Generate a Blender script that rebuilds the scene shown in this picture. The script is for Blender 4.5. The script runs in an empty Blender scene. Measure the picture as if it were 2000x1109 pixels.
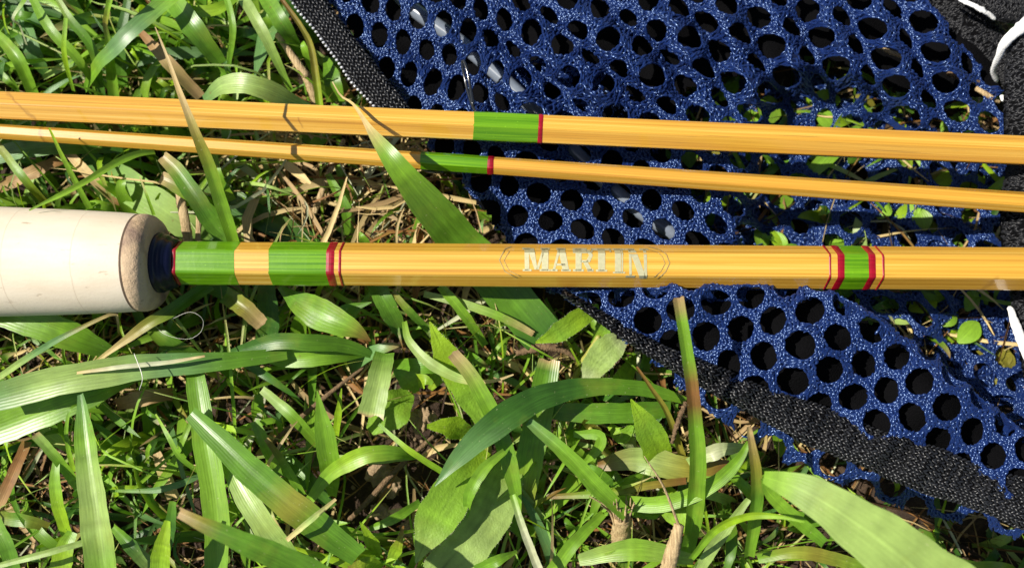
import bpy, bmesh, math, random
import numpy as np
from mathutils import Vector
random.seed(7); RNG = np.random.default_rng(11)
S = bpy.context.scene
COL = S.collection
R = math.radians

# ------------------------------------------------------------------ camera
TILT, DIST, Z0, F = R(12), 0.1732, 0.030, 1732.0          # F = focal length in photo pixels (60 degrees across 2000 px)
CAM = np.array([0.0, -DIST*math.sin(TILT), Z0 + DIST*math.cos(TILT)])
FWD = np.array([0.0, math.sin(TILT), -math.cos(TILT)]); UPV = np.array([0.0, math.cos(TILT), math.sin(TILT)])
cd = bpy.data.cameras.new('camera'); cam = bpy.data.objects.new('camera', cd); COL.objects.link(cam)
cam.location = CAM; cam.rotation_euler = (TILT, 0, 0)
cd.sensor_width = 36; cd.lens = 18/math.tan(R(30)); cd.clip_start = 0.002; cd.clip_end = 50
cd.dof.use_dof = True; cd.dof.focus_distance = 0.172; cd.dof.aperture_fstop = 17
S.camera = cam
# ------------------------------------------------------------------ sky, sun, exposure
SUN = Vector((-0.64, 0.04, 0.77)).normalized()
w = bpy.data.worlds.new('World'); S.world = w; w.use_nodes = True
sky = w.node_tree.nodes.new('ShaderNodeTexSky'); sky.sky_type = 'NISHITA'; sky.sun_disc = False
sky.sun_elevation = math.asin(SUN.z); sky.sun_rotation = math.atan2(SUN.x, SUN.y)
bg = w.node_tree.nodes['Background']; bg.inputs[1].default_value = 0.058
w.node_tree.links.new(sky.outputs[0], bg.inputs[0])
sd = bpy.data.lights.new('sun', 'SUN'); sd.energy = 5.0; sd.angle = R(0.5); sd.color = (1, 0.94, 0.84)
so = bpy.data.objects.new('sun', sd); COL.objects.link(so); so.rotation_euler = SUN.to_track_quat('Z', 'Y').to_euler()
S.view_settings.view_transform = 'Standard'; S.view_settings.look = 'None'
S.view_settings.exposure = 0.5; S.view_settings.gamma = 1
S.cycles.max_bounces = 8; S.cycles.transparent_max_bounces = 8

# ------------------------------------------------------------------ helpers: photograph pixel at a height -> point in the place
def P(px, py, z):                                          # z in millimetres above the soil
    px = np.asarray(px, float); py = np.asarray(py, float); z = np.asarray(z, float)*0.001
    px, py, z = np.broadcast_arrays(px, py, z)
    a = (px-1000)/F; b = (554.5-py)/F
    d = np.stack([a, FWD[1]+b*UPV[1], FWD[2]+b*UPV[2]], -1)
    k = (z-CAM[2])/d[..., 2]
    return CAM + d*k[..., None]
def scale_at(p): return ((np.asarray(p)-CAM) @ FWD)/F      # metres per photo pixel at that depth
def project(p):
    q = np.asarray(p)-CAM; dep = q@FWD
    return np.stack([1000+F*q[..., 0]/dep, 554.5-F*(q@UPV)/dep], -1)
def inpoly(x, y, poly):
    x = np.asarray(x); y = np.asarray(y); c = np.zeros(x.shape, bool); n = len(poly)
    for i in range(n):
        x0, y0 = poly[i]; x1, y1 = poly[i-1]
        if y0 == y1: continue
        c ^= ((y0 > y) != (y1 > y)) & (x < (x1-x0)*(y-y0)/(y1-y0)+x0)
    return c
def pdist(x, y, line, closed=False):                       # distance to polyline and nearest point
    best = np.full(np.shape(x), 1e9); nx = np.zeros(np.shape(x)); ny = np.zeros(np.shape(x))
    pts = list(line)+([line[0]] if closed else [])
    for (ax, ay), (bx, by) in zip(pts[:-1], pts[1:]):
        L = (bx-ax)**2+(by-ay)**2
        t = np.clip(((x-ax)*(bx-ax)+(y-ay)*(by-ay))/L, 0, 1)
        qx = ax+t*(bx-ax); qy = ay+t*(by-ay); d = np.hypot(x-qx, y-qy)
        m = d < best; best = np.where(m, d, best); nx = np.where(m, qx, nx); ny = np.where(m, qy, ny)
    return best, nx, ny
def smooth(a, b, x):
    t = np.clip((x-a)/(b-a), 0, 1); return t*t*(3-2*t)

def tag(o, label=None, cat=None, group=None, kind=None):
    if label: o['label'] = label
    if cat: o['category'] = cat
    if group: o['group'] = group
    if kind: o['kind'] = kind
    return o
def mesh_obj(name, V, Fc, mat, parent=None, uv=None, col=None, smooth_=True, loc=None):
    V = np.asarray(V, float)
    if loc is not None: V = V-np.asarray(loc)
    me = bpy.data.meshes.new(name)
    if isinstance(Fc, np.ndarray):
        k = Fc.shape[1]; n = len(Fc)
        me.vertices.add(len(V)); me.vertices.foreach_set('co', V.astype(np.float32).ravel())
        me.loops.add(n*k); me.loops.foreach_set('vertex_index', Fc.astype(np.int32).ravel())
        me.polygons.add(n); me.polygons.foreach_set('loop_start', np.arange(0, n*k, k, dtype=np.int32))
        me.update(calc_edges=True); me.validate()
    else:
        me.from_pydata([tuple(v) for v in V], [], Fc)
    if smooth_: me.polygons.foreach_set('use_smooth', np.ones(len(me.polygons), bool))
    vi = np.empty(len(me.loops), np.int32); me.loops.foreach_get('vertex_index', vi)
    if uv is not None:
        l = me.uv_layers.new(name='UVMap'); l.data.foreach_set('uv', np.asarray(uv, np.float32)[vi].ravel())
    if col is not None:
        a = me.color_attributes.new('Col', 'FLOAT_COLOR', 'POINT')
        c = np.ones((len(V), 4), np.float32); c[:, :3] = col; a.data.foreach_set('color', c.ravel())
    me.materials.append(mat); me.update()
    o = bpy.data.objects.new(name, me); COL.objects.link(o)
    if loc is not None: o.location = loc
    if parent: o.parent = parent
    return o
def empty(name, loc, label, cat, group=None):
    o = bpy.data.objects.new(name, None); COL.objects.link(o); o.location = loc; o.empty_display_size = 0.01
    return tag(o, label, cat, group)
def spline(pts, n):                                        # Catmull-Rom resampled evenly
    p = np.asarray(pts, float)
    if len(p) == 2: return p[0]+(p[1]-p[0])*np.linspace(0, 1, n)[:, None]
    q = np.vstack([2*p[0]-p[1], p, 2*p[-1]-p[-2]]); out = []
    for i in range(len(p)-1):
        a, b, c, d = q[i:i+4]; t = np.linspace(0, 1, 12, endpoint=False)[:, None]
        out.append(0.5*(2*b+(c-a)*t+(2*a-5*b+4*c-d)*t*t+(3*b-a-3*c+d)*t**3))
    out = np.vstack(out+[p[-1:]])
    s = np.concatenate([[0], np.cumsum(np.linalg.norm(np.diff(out[:, :3], axis=0), axis=1))])
    if s[-1] == 0: return out[:n]
    t = np.linspace(0, s[-1], n)
    return np.stack([np.interp(t, s, out[:, k]) for k in range(out.shape[1])], 1)

# ------------------------------------------------------------------ materials
def newmat(name):
    m = bpy.data.materials.new(name); m.use_nodes = True; nt = m.node_tree
    b = nt.nodes['Principled BSDF']
    return m, nt, b
class NT:
    def __init__(s, nt): s.nt = nt
    def n(s, t, **k):
        x = s.nt.nodes.new(t)
        for a, v in k.items(): setattr(x, a, v)
        return x
    def l(s, a, b): s.nt.links.new(a, b)
    def math(s, op, a, b=None, c=None):
        x = s.n('ShaderNodeMath', operation=op)
        for i, v in enumerate((a, b, c)):
            if v is None: continue
            if isinstance(v, (int, float)): x.inputs[i].default_value = v
            else: s.l(v, x.inputs[i])
        return x.outputs[0]
    def mix(s, fac, a, b, mode='MIX'):
        x = s.n('ShaderNodeMix', data_type='RGBA', blend_type=mode)
        for i, v in ((0, fac), (6, a), (7, b)):
            if isinstance(v, (int, float)): x.inputs[i].default_value = v
            elif isinstance(v, tuple): x.inputs[i].default_value = (*v, 1)
            else: s.l(v, x.inputs[i])
        return x.outputs[2]
    def noise(s, vec, scale, detail=3, rough=0.5):
        x = s.n('ShaderNodeTexNoise'); x.inputs['Scale'].default_value = scale
        x.inputs['Detail'].default_value = detail; x.inputs['Roughness'].default_value = rough
        if vec is not None: s.l(vec, x.inputs['Vector'])
        return x.outputs['Fac']
    def ramp(s, fac, stops):
        x = s.n('ShaderNodeValToRGB'); e = x.color_ramp.elements
        while len(e) < len(stops): e.new(0.5)
        for q, (p, c) in zip(e, stops): q.position = p; q.color = (*c, 1) if len(c) == 3 else c
        s.l(fac, x.inputs[0]); return x.outputs[0]
    def mapping(s, vec, scale):
        x = s.n('ShaderNodeMapping'); x.inputs['Scale'].default_value = scale; s.l(vec, x.inputs[0]); return x.outputs[0]
    def bump(s, h, dist, strength=1.0):
        x = s.n('ShaderNodeBump'); x.inputs['Strength'].default_value = strength; x.inputs['Distance'].default_value = dist
        s.l(h, x.inputs['Height']); return x.outputs[0]
    def obj(s): return s.n('ShaderNodeTexCoord').outputs['Object']
    def geo(s): return s.n('ShaderNodeNewGeometry').outputs['Position']
    def sep(s, v):
        x = s.n('ShaderNodeSeparateXYZ'); s.l(v, x.inputs[0]); return x.outputs

def leaf_material(name, ribs, rough, transl, spec=0.5, hairy=False):
    m, nt, b = newmat(name); T = NT(nt)
    c = T.n('ShaderNodeAttribute', attribute_name='Col').outputs['Color']
    uv = T.n('ShaderNodeTexCoord').outputs['UV']; u, v, _ = T.sep(uv)
    pos = T.geo()
    long = T.noise(T.mapping(uv, (ribs*2.2, 1.5, 1)), 1.0, 2)
    rib = T.math('SINE', T.math('MULTIPLY', u, ribs*6.283))
    ribf = T.math('ADD', T.math('MULTIPLY', rib, 0.018), T.math('MULTIPLY', T.math('SUBTRACT', long, 0.5), 0.25 if ribs == 10 else 0.75))
    mot = T.math('MULTIPLY', T.math('SUBTRACT', T.noise(pos, 260, 4, 0.65), 0.5), 0.55)
    k = T.math('ADD', T.math('ADD', ribf, mot), 1.0)
    mid = T.math('SUBTRACT', 1.0, T.math('MINIMUM', T.math('MULTIPLY', T.math('ABSOLUTE', T.math('SUBTRACT', u, 0.5)), 16 if hairy else 22), 1.0))
    k = T.math('ADD', k, T.math('MULTIPLY', mid, -0.22 if hairy else 0.22))
    kk = T.n('ShaderNodeCombineXYZ')
    for i in range(3): T.l(k, kk.inputs[i])
    colr = T.mix(1.0, c, kk.outputs[0], 'MULTIPLY')
    yel = T.ramp(T.noise(pos, 95, 4, 0.6), [(0.54, (0, 0, 0)), (0.72, (1, 1, 1))])
    colr = T.mix(T.math('MULTIPLY', yel, 0.35), colr, (0.30, 0.34, 0.04))
    br = T.ramp(T.noise(pos, 420, 3, 0.6), [(0.70, (0, 0, 0)), (0.76, (1, 1, 1))])
    colr = T.mix(T.math('MULTIPLY', br, 0.55), colr, (0.20, 0.13, 0.04))
    spots = T.ramp(T.noise(pos, 1500, 2, 0.5), [(0.70, (0, 0, 0)), (0.76, (1, 1, 1))])
    colr = T.mix(T.math('MULTIPLY', spots, 0.35), colr, (0.55, 0.55, 0.30))
    T.l(colr, b.inputs['Base Color'])
    b.inputs['Roughness'].default_value = rough; b.inputs['Specular IOR Level'].default_value = spec
    h = T.math('ADD', T.math('MULTIPLY', rib, 0.10), T.math('MULTIPLY', T.noise(pos, 2200 if hairy else 900, 3), 1.6 if hairy else (0.35 if 9.2 < ribs < 9.9 else 0.55)))
    nb = T.bump(h, 0.00007 if not hairy else 0.0001, 0.8); T.l(nb, b.inputs['Normal'])
    tr = T.n('ShaderNodeBsdfTranslucent'); T.l(T.mix(1.0, colr, (1.5, 1.45, 0.7), 'MULTIPLY'), tr.inputs[0]); T.l(nb, tr.inputs['Normal'])
    ms = T.n('ShaderNodeMixShader'); ms.inputs[0].default_value = transl
    T.l(b.outputs[0], ms.inputs[1]); T.l(tr.outputs[0], ms.inputs[2])
    T.l(ms.outputs[0], nt.nodes['Material Output'].inputs[0]); return m
M_LEAF = leaf_material('grass_leaf', 9, 0.40, 0.30)
M_RIBLEAF = leaf_material('ribbed_grass_leaf', 9.5, 0.36, 0.26, 0.55)
M_SMOOTH = leaf_material('smooth_grass_leaf', 10, 0.5, 0.3, 0.3)
M_HAIRY = leaf_material('hairy_leaf', 3, 0.55, 0.30, 0.35, True)
M_STRAW = leaf_material('dry_straw', 6, 0.6, 0.12, 0.3)

def bamboo(nodes):
    m, nt, b = newmat('varnished_bamboo'); T = NT(nt); o = T.obj(); x, y, z = T.sep(o)
    s1 = T.noise(T.mapping(o, (9, 3000, 3000)), 1.0, 4, 0.7)
    s2 = T.noise(T.mapping(o, (7, 900, 900)), 1.0, 3, 0.6)
    s = T.math('ADD', T.math('MULTIPLY', s1, 0.55), T.math('MULTIPLY', s2, 0.45))
    c = T.ramp(s, [(0.33, (0.32, 0.125, 0.010)), (0.44, (0.52, 0.255, 0.024)), (0.54, (0.67, 0.375, 0.048)), (0.67, (0.84, 0.60, 0.17))])
    c = T.mix(T.math('MULTIPLY', T.noise(o, 45, 3), 0.35), c, (0.68, 0.37, 0.045))
    dark = T.ramp(T.noise(T.mapping(o, (40, 2600, 2600)), 1.0, 2), [(0.66, (0, 0, 0)), (0.74, (1, 1, 1))])
    c = T.mix(T.math('MULTIPLY', dark, 0.5), c, (0.20, 0.085, 0.015))
    for (xn, wd, tilt, yc, yr, amt) in nodes:               # brown node scars, and blade shadows painted in as stains
        d = T.math('SUBTRACT', T.math('SUBTRACT', x, xn), T.math('MULTIPLY', y, tilt))
        d = T.math('ADD', d, T.math('MULTIPLY', T.math('SUBTRACT', T.noise(o, 700, 2), 0.5), 0.0022))
        f = T.math('SUBTRACT', 1.0, T.math('MINIMUM', T.math('DIVIDE', T.math('ABSOLUTE', d), wd), 1.0))
        g = T.math('SUBTRACT', 1.0, T.math('MINIMUM', T.math('POWER', T.math('DIVIDE', T.math('ABSOLUTE', T.math('SUBTRACT', y, yc)), yr), 4), 1.0))
        c = T.mix(T.math('MULTIPLY', T.math('MULTIPLY', f, g), amt), c, (0.20, 0.07, 0.012))
    T.l(c, b.inputs['Base Color']); b.inputs['Roughness'].default_value = 0.38
    b.inputs['Coat Weight'].default_value = 1.0; b.inputs['Coat Roughness'].default_value = 0.07; b.inputs['Coat IOR'].default_value = 1.5
    h = T.math('ADD', s1, T.math('MULTIPLY', T.noise(o, 1200, 3), 0.5))
    T.l(T.bump(h, 0.00002, 0.6), b.inputs['Normal'])
    return m
def thread(name, c1, c2):
    m, nt, b = newmat(name); T = NT(nt); o = T.obj(); x, y, z = T.sep(o)
    s = T.noise(T.mapping(o, (25, 2600, 2600)), 1.0, 3, 0.6)
    th = T.math('SINE', T.math('MULTIPLY', x, 6.283/0.00022))
    c = T.ramp(s, [(0.32, c1), (0.70, c2)])
    fl = T.ramp(T.noise(o, 2600, 2), [(0.71, (0, 0, 0)), (0.75, (1, 1, 1))])
    c = T.mix(T.math('MULTIPLY', fl, 0.3), c, tuple(min(1, q*2.5+0.05) for q in c2))
    c = T.mix(T.math('ADD', T.math('MULTIPLY', th, 0.04), 0.04), c, tuple(q*0.4 for q in c1))
    T.l(c, b.inputs['Base Color']); b.inputs['Roughness'].default_value = 0.4
    b.inputs['Coat Weight'].default_value = 0.8; b.inputs['Coat Roughness'].default_value = 0.07; b.inputs['Specular IOR Level'].default_value = 0.25
    T.l(T.bump(T.math('ADD', T.math('MULTIPLY', th, 0.12), T.noise(o, 1800, 3)), 0.00003, 0.5), b.inputs['Normal'])
    return m
M_GREEN = thread('green_silk', (0.050, 0.175, 0.001), (0.170, 0.38, 0.006))
M_RED = thread('red_silk', (0.20, 0.0015, 0.008), (0.36, 0.004, 0.018))
def simple(name, c, rough=0.5, metal=0.0, coat=0.0, bumps=None, var=0.25, vs=600, spec=0.5):
    m, nt, b = newmat(name); T = NT(nt); o = T.obj()
    n = T.noise(o, vs, 4, 0.6)
    T.l(T.mix(n, tuple(q*(1-var) for q in c), tuple(min(1, q*(1+var)) for q in c)), b.inputs['Base Color'])
    b.inputs['Roughness'].default_value = rough; b.inputs['Metallic'].default_value = metal
    b.inputs['Coat Weight'].default_value = coat; b.inputs['Coat Roughness'].default_value = 0.08
    b.inputs['Specular IOR Level'].default_value = spec
    if bumps: T.l(T.bump(T.noise(o, bumps[0], 4, 0.6), bumps[1], 0.9), b.inputs['Normal'])
    return m
def cork(name, base, dark, stain, pit):
    m, nt, b = newmat(name); T = NT(nt); o = T.obj()
    c = T.ramp(T.noise(T.mapping(o, (30, 120, 120)), 1.0, 5, 0.65), [(0.25, dark), (0.6, base)])
    pits = T.ramp(T.noise(T.mapping(o, (200, 620, 620)), 1.0, 4, 0.65), [(0.27, (1, 1, 1)), (0.37, (0, 0, 0))])
    c = T.mix(T.math('MULTIPLY', T.noise(o, 70, 4, 0.7), 0.35), c, dark)
    xj = T.sep(o)[0]; jn = T.math('ABSOLUTE', T.math('SUBTRACT', T.math('FRACT', T.math('DIVIDE', T.math('ADD', xj, T.math('MULTIPLY', T.noise(o, 300, 2), 0.0006)), 0.0127)), 0.5)); jm = T.ramp(jn, [(0.0, (1, 1, 1)), (0.012, (0, 0, 0))])
    c = T.mix(T.math('MULTIPLY', jm, 0.35), c, (0.36, 0.24, 0.13))
    c = T.mix(T.math('MULTIPLY', pits, pit), c, (0.26, 0.15, 0.07))
    if stain:
        st = T.ramp(T.noise(o, 130, 3, 0.5), [(0.52, (0, 0, 0)), (0.66, (1, 1, 1))])
        c = T.mix(T.math('MULTIPLY', st, stain), c, (0.13, 0.075, 0.07))
    T.l(c, b.inputs['Base Color']); b.inputs['Roughness'].default_value = 0.62 if not stain else 0.85
    h = T.math('SUBTRACT', T.noise(o, 900 if stain else 2200, 5, 0.65), T.math('MULTIPLY', pits, 0.6))
    T.l(T.bump(h, 0.0004 if stain else 0.00005, 0.8), b.inputs['Normal']); return m
M_CORK = cork('pale_cork', (0.80, 0.71, 0.56), (0.66, 0.55, 0.39), 0, 0.65)
M_CORKEND = cork('rough_cork_end', (0.60, 0.45, 0.29), (0.44, 0.30, 0.17), 0.7, 0.8)
M_NAVYGLOSS = simple('navy_lacquer', (0.003, 0.0045, 0.020), 0.3, 0, 0.15, None, 0.2, 600, 0.3)
M_GOLD = simple('gold_foil', (0.72, 0.68, 0.40), 0.45, 0.65, 0.2, None, 0.22, 1900)
M_GOLDLINE = simple('worn_gold_line', (0.50, 0.38, 0.15), 0.45, 0.6, 0.3, None, 0.6, 1500)
M_BLACKWIRE = simple('black_wire', (0.012, 0.013, 0.015), 0.18, 0.0, 1.0)
M_GREY = simple('grey_plastic', (0.17, 0.20, 0.25), 0.22, 0, 0.5)
M_TWIG = simple('brown_twig', (0.17, 0.11, 0.06), 0.85, 0, 0, (2200, 0.0006), 0.85, 1500, 0.2)
def streaky(name, c1, c2, sc):
    m, nt, b = newmat(name); T = NT(nt); n = T.noise(T.mapping(T.obj(), sc), 1.0, 5, 0.7)
    T.l(T.ramp(n, [(0.3, c1), (0.62, c2)]), b.inputs['Base Color']); b.inputs['Roughness'].default_value = 0.75
    T.l(T.bump(n, 0.0004, 0.9), b.inputs['Normal']); return m
M_TAN = streaky('tan_stem', (0.20, 0.12, 0.05), (0.56, 0.42, 0.22), (2600, 240, 900))
M_FIBRE = simple('pale_fibre', (0.7, 0.68, 0.6), 0.35)
M_WHITE = simple('white_trim', (0.80, 0.80, 0.78), 0.7, 0, 0, (1800, 0.0002), 0.06)
def yarn(name, c1, c2, rough, spec):
    m, nt, b = newmat(name); T = NT(nt); p = T.geo()
    n = T.noise(p, 500, 3, 0.6)
    T.l(T.mix(n, c1, c2), b.inputs['Base Color']); b.inputs['Roughness'].default_value = rough
    b.inputs['Specular IOR Level'].default_value = spec; b.inputs['Specular Tint'].default_value = (0.45, 0.65, 1, 1) if 'blue' in name else (1, 1, 1, 1)
    b.inputs['Sheen Weight'].default_value = 0.15; b.inputs['Sheen Tint'].default_value = (*[min(1, q*4+.1) for q in c2], 1)
    T.l(T.bump(T.noise(p, 4500, 2), 0.00006, 0.6), b.inputs['Normal']); return m
M_BLUE = yarn('blue_yarn', (0.0028, 0.009, 0.052), (0.009, 0.027, 0.130), 0.29, 1.0)
M_BLUEBASE = yarn('blue_knit', (0.002, 0.005, 0.026), (0.004, 0.011, 0.05), 0.7, 0.15)
M_BLACKYARN = yarn('black_yarn', (0.006, 0.0065, 0.008), (0.020, 0.021, 0.025), 0.36, 0.6)
M_BLACKYARN2 = yarn('dull_black_yarn', (0.005, 0.0055, 0.007), (0.016, 0.0165, 0.020), 0.45, 0.35)
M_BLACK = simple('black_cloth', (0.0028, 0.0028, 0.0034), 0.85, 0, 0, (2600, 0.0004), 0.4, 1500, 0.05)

# ================================================================== soil (the ground)
def soil():
    n = 240; xs = np.sign(np.linspace(-1, 1, n))*np.abs(np.linspace(-1, 1, n))**1.6*0.7
    X, Y = np.meshgrid(xs, xs); Zz = np.zeros_like(X)
    for k in range(40):
        fr = RNG.uniform(60, 600); a = RNG.uniform(0, 6.28); Zz += np.sin((X*math.cos(a)+Y*math.sin(a))*fr+RNG.uniform(0, 6.28))*0.10/fr**0.95
    V = np.stack([X, Y, Zz*0.8-0.001], -1).reshape(-1, 3)
    i = np.arange(n*n).reshape(n, n); Fc = np.stack([i[:-1, :-1], i[:-1, 1:], i[1:, 1:], i[1:, :-1]], -1).reshape(-1, 4)
    m, nt, b = newmat('dark_soil'); T = NT(nt); p = T.geo()
    c = T.ramp(T.noise(p, 220, 6, 0.7), [(0.3, (0.020, 0.011, 0.006)), (0.55, (0.055, 0.032, 0.017)), (0.75, (0.16, 0.105, 0.06))])
    T.l(c, b.inputs['Base Color']); b.inputs['Roughness'].default_value = 0.95
    T.l(T.bump(T.noise(p, 800, 6, 0.7), 0.0015, 0.9), b.inputs['Normal'])
    tag(mesh_obj('ground', V, Fc, m), 'dark brown soil under the grass', 'ground', None, 'structure'); return m
M_SOIL = soil()

# ================================================================== the three bamboo rod sections
class Rod:
    def __init__(s, name, label, a, b, z, phi, wa, wb, mat_marks, xa=-900, xb=2900):
        # a, b: axis pixels at photo x = 0 and x = 2000
        s.pa = P(0, a, z); s.pb = P(2000, b, z); s.dir = (s.pb-s.pa)/np.linalg.norm(s.pb-s.pa)
        s.z = z; s.a, s.b = a, b
        s.root = empty(name, s.pa, label, 'fishing rod' if 'grip' in label else 'rod section', 'bamboo rod sections laid side by side')
        s.root.rotation_euler = Vector(s.dir).to_track_quat('X', 'Z').to_euler()
        s.M = np.array(s.root.rotation_euler.to_matrix())
        pym = a+(b-a)*0.5
        s.view = TILT-math.atan((pym-554.5)/F)             # direction back to the camera, seen along the rod, measured from straight up towards -y
        s.phi = phi; s.wa, s.wb = wa, wb; s.mat = bamboo([(s.xs(q[0]), *q[1:]) for q in mat_marks])
        s.xa, s.xb = s.x(xa), s.x(xb)
    def x(s, px):                                          # photo x on the axis -> metres along the rod
        lo, hi = -2.0, 2.0
        p = P(px, s.a+(s.b-s.a)*px/2000.0, s.z); return float((p-s.pa)@s.dir)
    def xs(s, px):                                         # photo x read on the visible skin
        p = P(px, s.a+(s.b-s.a)*px/2000.0, s.z+0.043*(s.wa+s.wb)/2); return float((p-s.pa)@s.dir)
    def r(s, x):
        px = x/np.linalg.norm(s.pb-s.pa); k = scale_at(s.pa)
        return (s.wa+(s.wb-s.wa)*px)*0.5*k
    def ang(s, k): return R(s.phi+60*k)-s.view             # angle from local +z; positive towards local -y
    def section(s, x, extra=0.0, soft=0.1):
        rr = (s.r(x)/math.cos(R(abs(((s.phi+90) % 60)-30)))if False else s.r(x))+extra; out = []
        v = [np.array([-math.sin(s.ang(k)+2*s.view), math.cos(s.ang(k)+2*s.view)])*rr for k in range(6)]
        for k in range(6):                                 # small rounded corners
            p, c, q = v[k-1], v[k], v[(k+1) % 6]
            out += [c+(p-c)*soft, c*(1-0.25*soft)*1.0, c+(q-c)*soft]
        return [(x, *o) for o in out]
    def sleeve(s, name, x0, x1, extra, mat, nseg=2, parent=None, caps=True, label=None, ease=0.0, wob=0.0):
        xs = np.linspace(x0, x1, nseg+1); V = []
        for i, x in enumerate(xs):
            e = extra-(ease if i in (0, nseg) else 0)
            ring = s.section(x, e)
            if i in (0, nseg) and ease: ring = [(q[0]+(RNG.normal(0, 0.00009) if mat is M_GREEN else RNG.normal(0, 0.00003)), q[1], q[2]) for q in ring]
            V += ring
        m = 18; Fc = []
        for i in range(nseg):
            for k in range(m): Fc.append((i*m+k, i*m+(k+1) % m, (i+1)*m+(k+1) % m, (i+1)*m+k))
        if caps: Fc += [tuple(range(m))[::-1], tuple(range(nseg*m, nseg*m+m))]
        o = mesh_obj(name, V, Fc, mat, parent or s.root, smooth_=False)
        if label: o['label'] = label
        return o
    def surf(s, px, dy, off=0.00004):                      # point on the visible skin: photo x and pixels below the axis
        x = s.xs(px); k = scale_at(s.pa); c = dy*k*(-1.0)
        rr = s.r(x)+off; ap = rr*math.cos(R(30)); h = 1e9
        cv, sv = math.cos(s.view), math.sin(s.view)
        for j in range(6):
            an = R(s.phi+60*j+30)                          # facet normal relative to the view direction (positive = down in the photo)
            if math.cos(an) > 0.05: h = min(h, (ap+off+c*math.sin(an))/math.cos(an))
        yv, zv = c, h                                      # along photo-up, towards the camera
        return (x, yv*cv-zv*sv, yv*sv+zv*cv)
def add_band(rod, px0, px1, mat, extra, name, label=None):
    return rod.sleeve(name, rod.xs(px0), rod.xs(px1), extra, mat, 3, None, True, label, extra*0.6)

butt = Rod('fishing_rod', 'bamboo rod butt section with pale cork grip, green wraps and gold lettering', 511, 525, 30, 25, 86, 86.5,
           [(1962, 0.0009, 0.6, -0.0035, 0.0014, 0.35)], xa=330)
upper = Rod('rod_section', 'thicker bare bamboo rod section with one green wrap, uppermost of the three', 206.5, 294.5, 27.5, -5, 61, 63,
            [(28, 0.0006, -1.2, -0.001, 0.004, 0.5), (578, 0.0004, -0.5, -0.0017, 0.001, 0.5)])  # brown stain at the left end paints in a grass blade's shadow
lower = Rod('rod_section', 'thinnest bamboo rod section with green wrap, middle one of the three', 257, 395, 27.0, 17, 30, 41,
            [(78, 0.0006, -0.3, -0.000, 0.004, 0.6)])  # stain painted in for the shadow of a blade across the rod
for rd in (butt, upper, lower): rd.sleeve('shaft', rd.xa, rd.xb, 0, rd.mat, 40)
for a, b_, m_, n_ in ((342, 457, M_GREEN, 'thread_wrap'), (523, 637, M_GREEN, 'thread_wrap'), (1650, 1697, M_GREEN, 'thread_wrap'),
                      (637, 652, M_RED, 'thread_band'), (661, 666, M_RED, 'thread_band'), (1619.5, 1623.5, M_RED, 'thread_band'), (1636, 1650, M_RED, 'thread_band'),
                      (1697, 1710.5, M_RED, 'thread_band'), (1723.5, 1727.5, M_RED, 'thread_band'), (334, 342, M_RED, 'thread_band')):
    add_band(butt, a, b_, m_, 0.00010 if m_ is M_GREEN else 0.00014, n_, 'green silk wrap' if m_ is M_GREEN else 'dark red silk band')
add_band(upper, 925, 1051, M_GREEN, 0.0001, 'thread_wrap', 'green silk wrap'); add_band(upper, 1051, 1060, M_RED, 0.00014, 'thread_band', 'dark red silk band')
add_band(lower, 821, 952, M_GREEN, 0.0001, 'thread_wrap', 'green silk wrap'); add_band(lower, 952, 963.5, M_RED, 0.00014, 'thread_band', 'dark red silk band')

def lathe(name, rod, prof, mat, n=64, wob=0.0):
    V = []; k = scale_at(rod.pa)
    for px, r in prof:
        x = rod.x(px)
        for j in range(n):
            t = 2*math.pi*j/n; rr = r*k*(1+wob*(math.sin(3*t+px)*0.5+math.sin(7*t+px*2)*0.3)); V.append((x, rr*math.cos(t), rr*math.sin(t)))
    Fc = [(i*n+j, (i+1)*n+j, (i+1)*n+(j+1) % n, i*n+(j+1) % n) for i in range(len(prof)-1) for j in range(n)]
    return mesh_obj(name, V, Fc, mat, rod.root)
grip = lathe('grip', butt, [(-900, 0.1), (-900, 90), (-880, 104), (-500, 110), (-200, 110), (0, 107), (150, 102), (240, 97.5), (272, 95), (276, 94.5)], M_CORK)
lathe('seam', butt, [(273.5, 95.3), (277, 95.3)], simple('dark_seam', (0.10, 0.065, 0.04), 0.9))
grip['label'] = 'smooth pale cork grip'
lathe('grip_ring', butt, [(275, 94.3), (280, 95.3), (288, 95), (298, 92), (306, 86), (311, 78), (312.5, 70), (312, 52), (312, 40)], M_CORKEND, 64, 0.004)['label'] = 'rough brown end ring of the grip'
lathe('winding_check', butt, [(311, 59), (318, 59), (321, 57.5), (322, 53), (328, 54.5), (334, 53), (336, 49.5), (342, 48.5), (347, 46.5), (350, 42)], M_NAVYGLOSS, 48)['label'] = 'glossy navy blue winding check'

# gold lettering and its oval frame, laid on the facets
def foil(name, strokes, rod, mat=M_GOLD, lift=0.00003):
    V = []; Fc = []
    for (q0, q1, q2, q3) in strokes:                       # quads in (px, dy)
        na, nb = 4, 10; base = len(V); q0, q1, q2, q3 = map(np.array, (q0, q1, q2, q3))
        for i in range(na+1):
            for j in range(nb+1):
                u, v = i/na, j/nb
                c = (q0*(1-u)+q1*u)*(1-v)+(q3*(1-u)+q2*u)*v
                V.append(rod.surf(c[0], c[1], lift))
        for i in range(na):
            for j in range(nb): a = base+i*(nb+1)+j; Fc.append((a, a+nb+1, a+nb+2, a+1))
    return mesh_obj(name, V, Fc, mat, rod.root, smooth_=False)
def bar(x0, y0, x1, y1, w0, w1=None):                      # slanted upright stroke of horizontal width w
    w1 = w1 or w0; return ((x0, y0), (x0+w0, y0), (x1+w1, y1), (x1, y1))
def rect(x0, y0, x1, y1): return ((x0, y0), (x1, y0), (x1, y1), (x0, y1))
AX = lambda px: 511+14*px/2000.0
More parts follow.
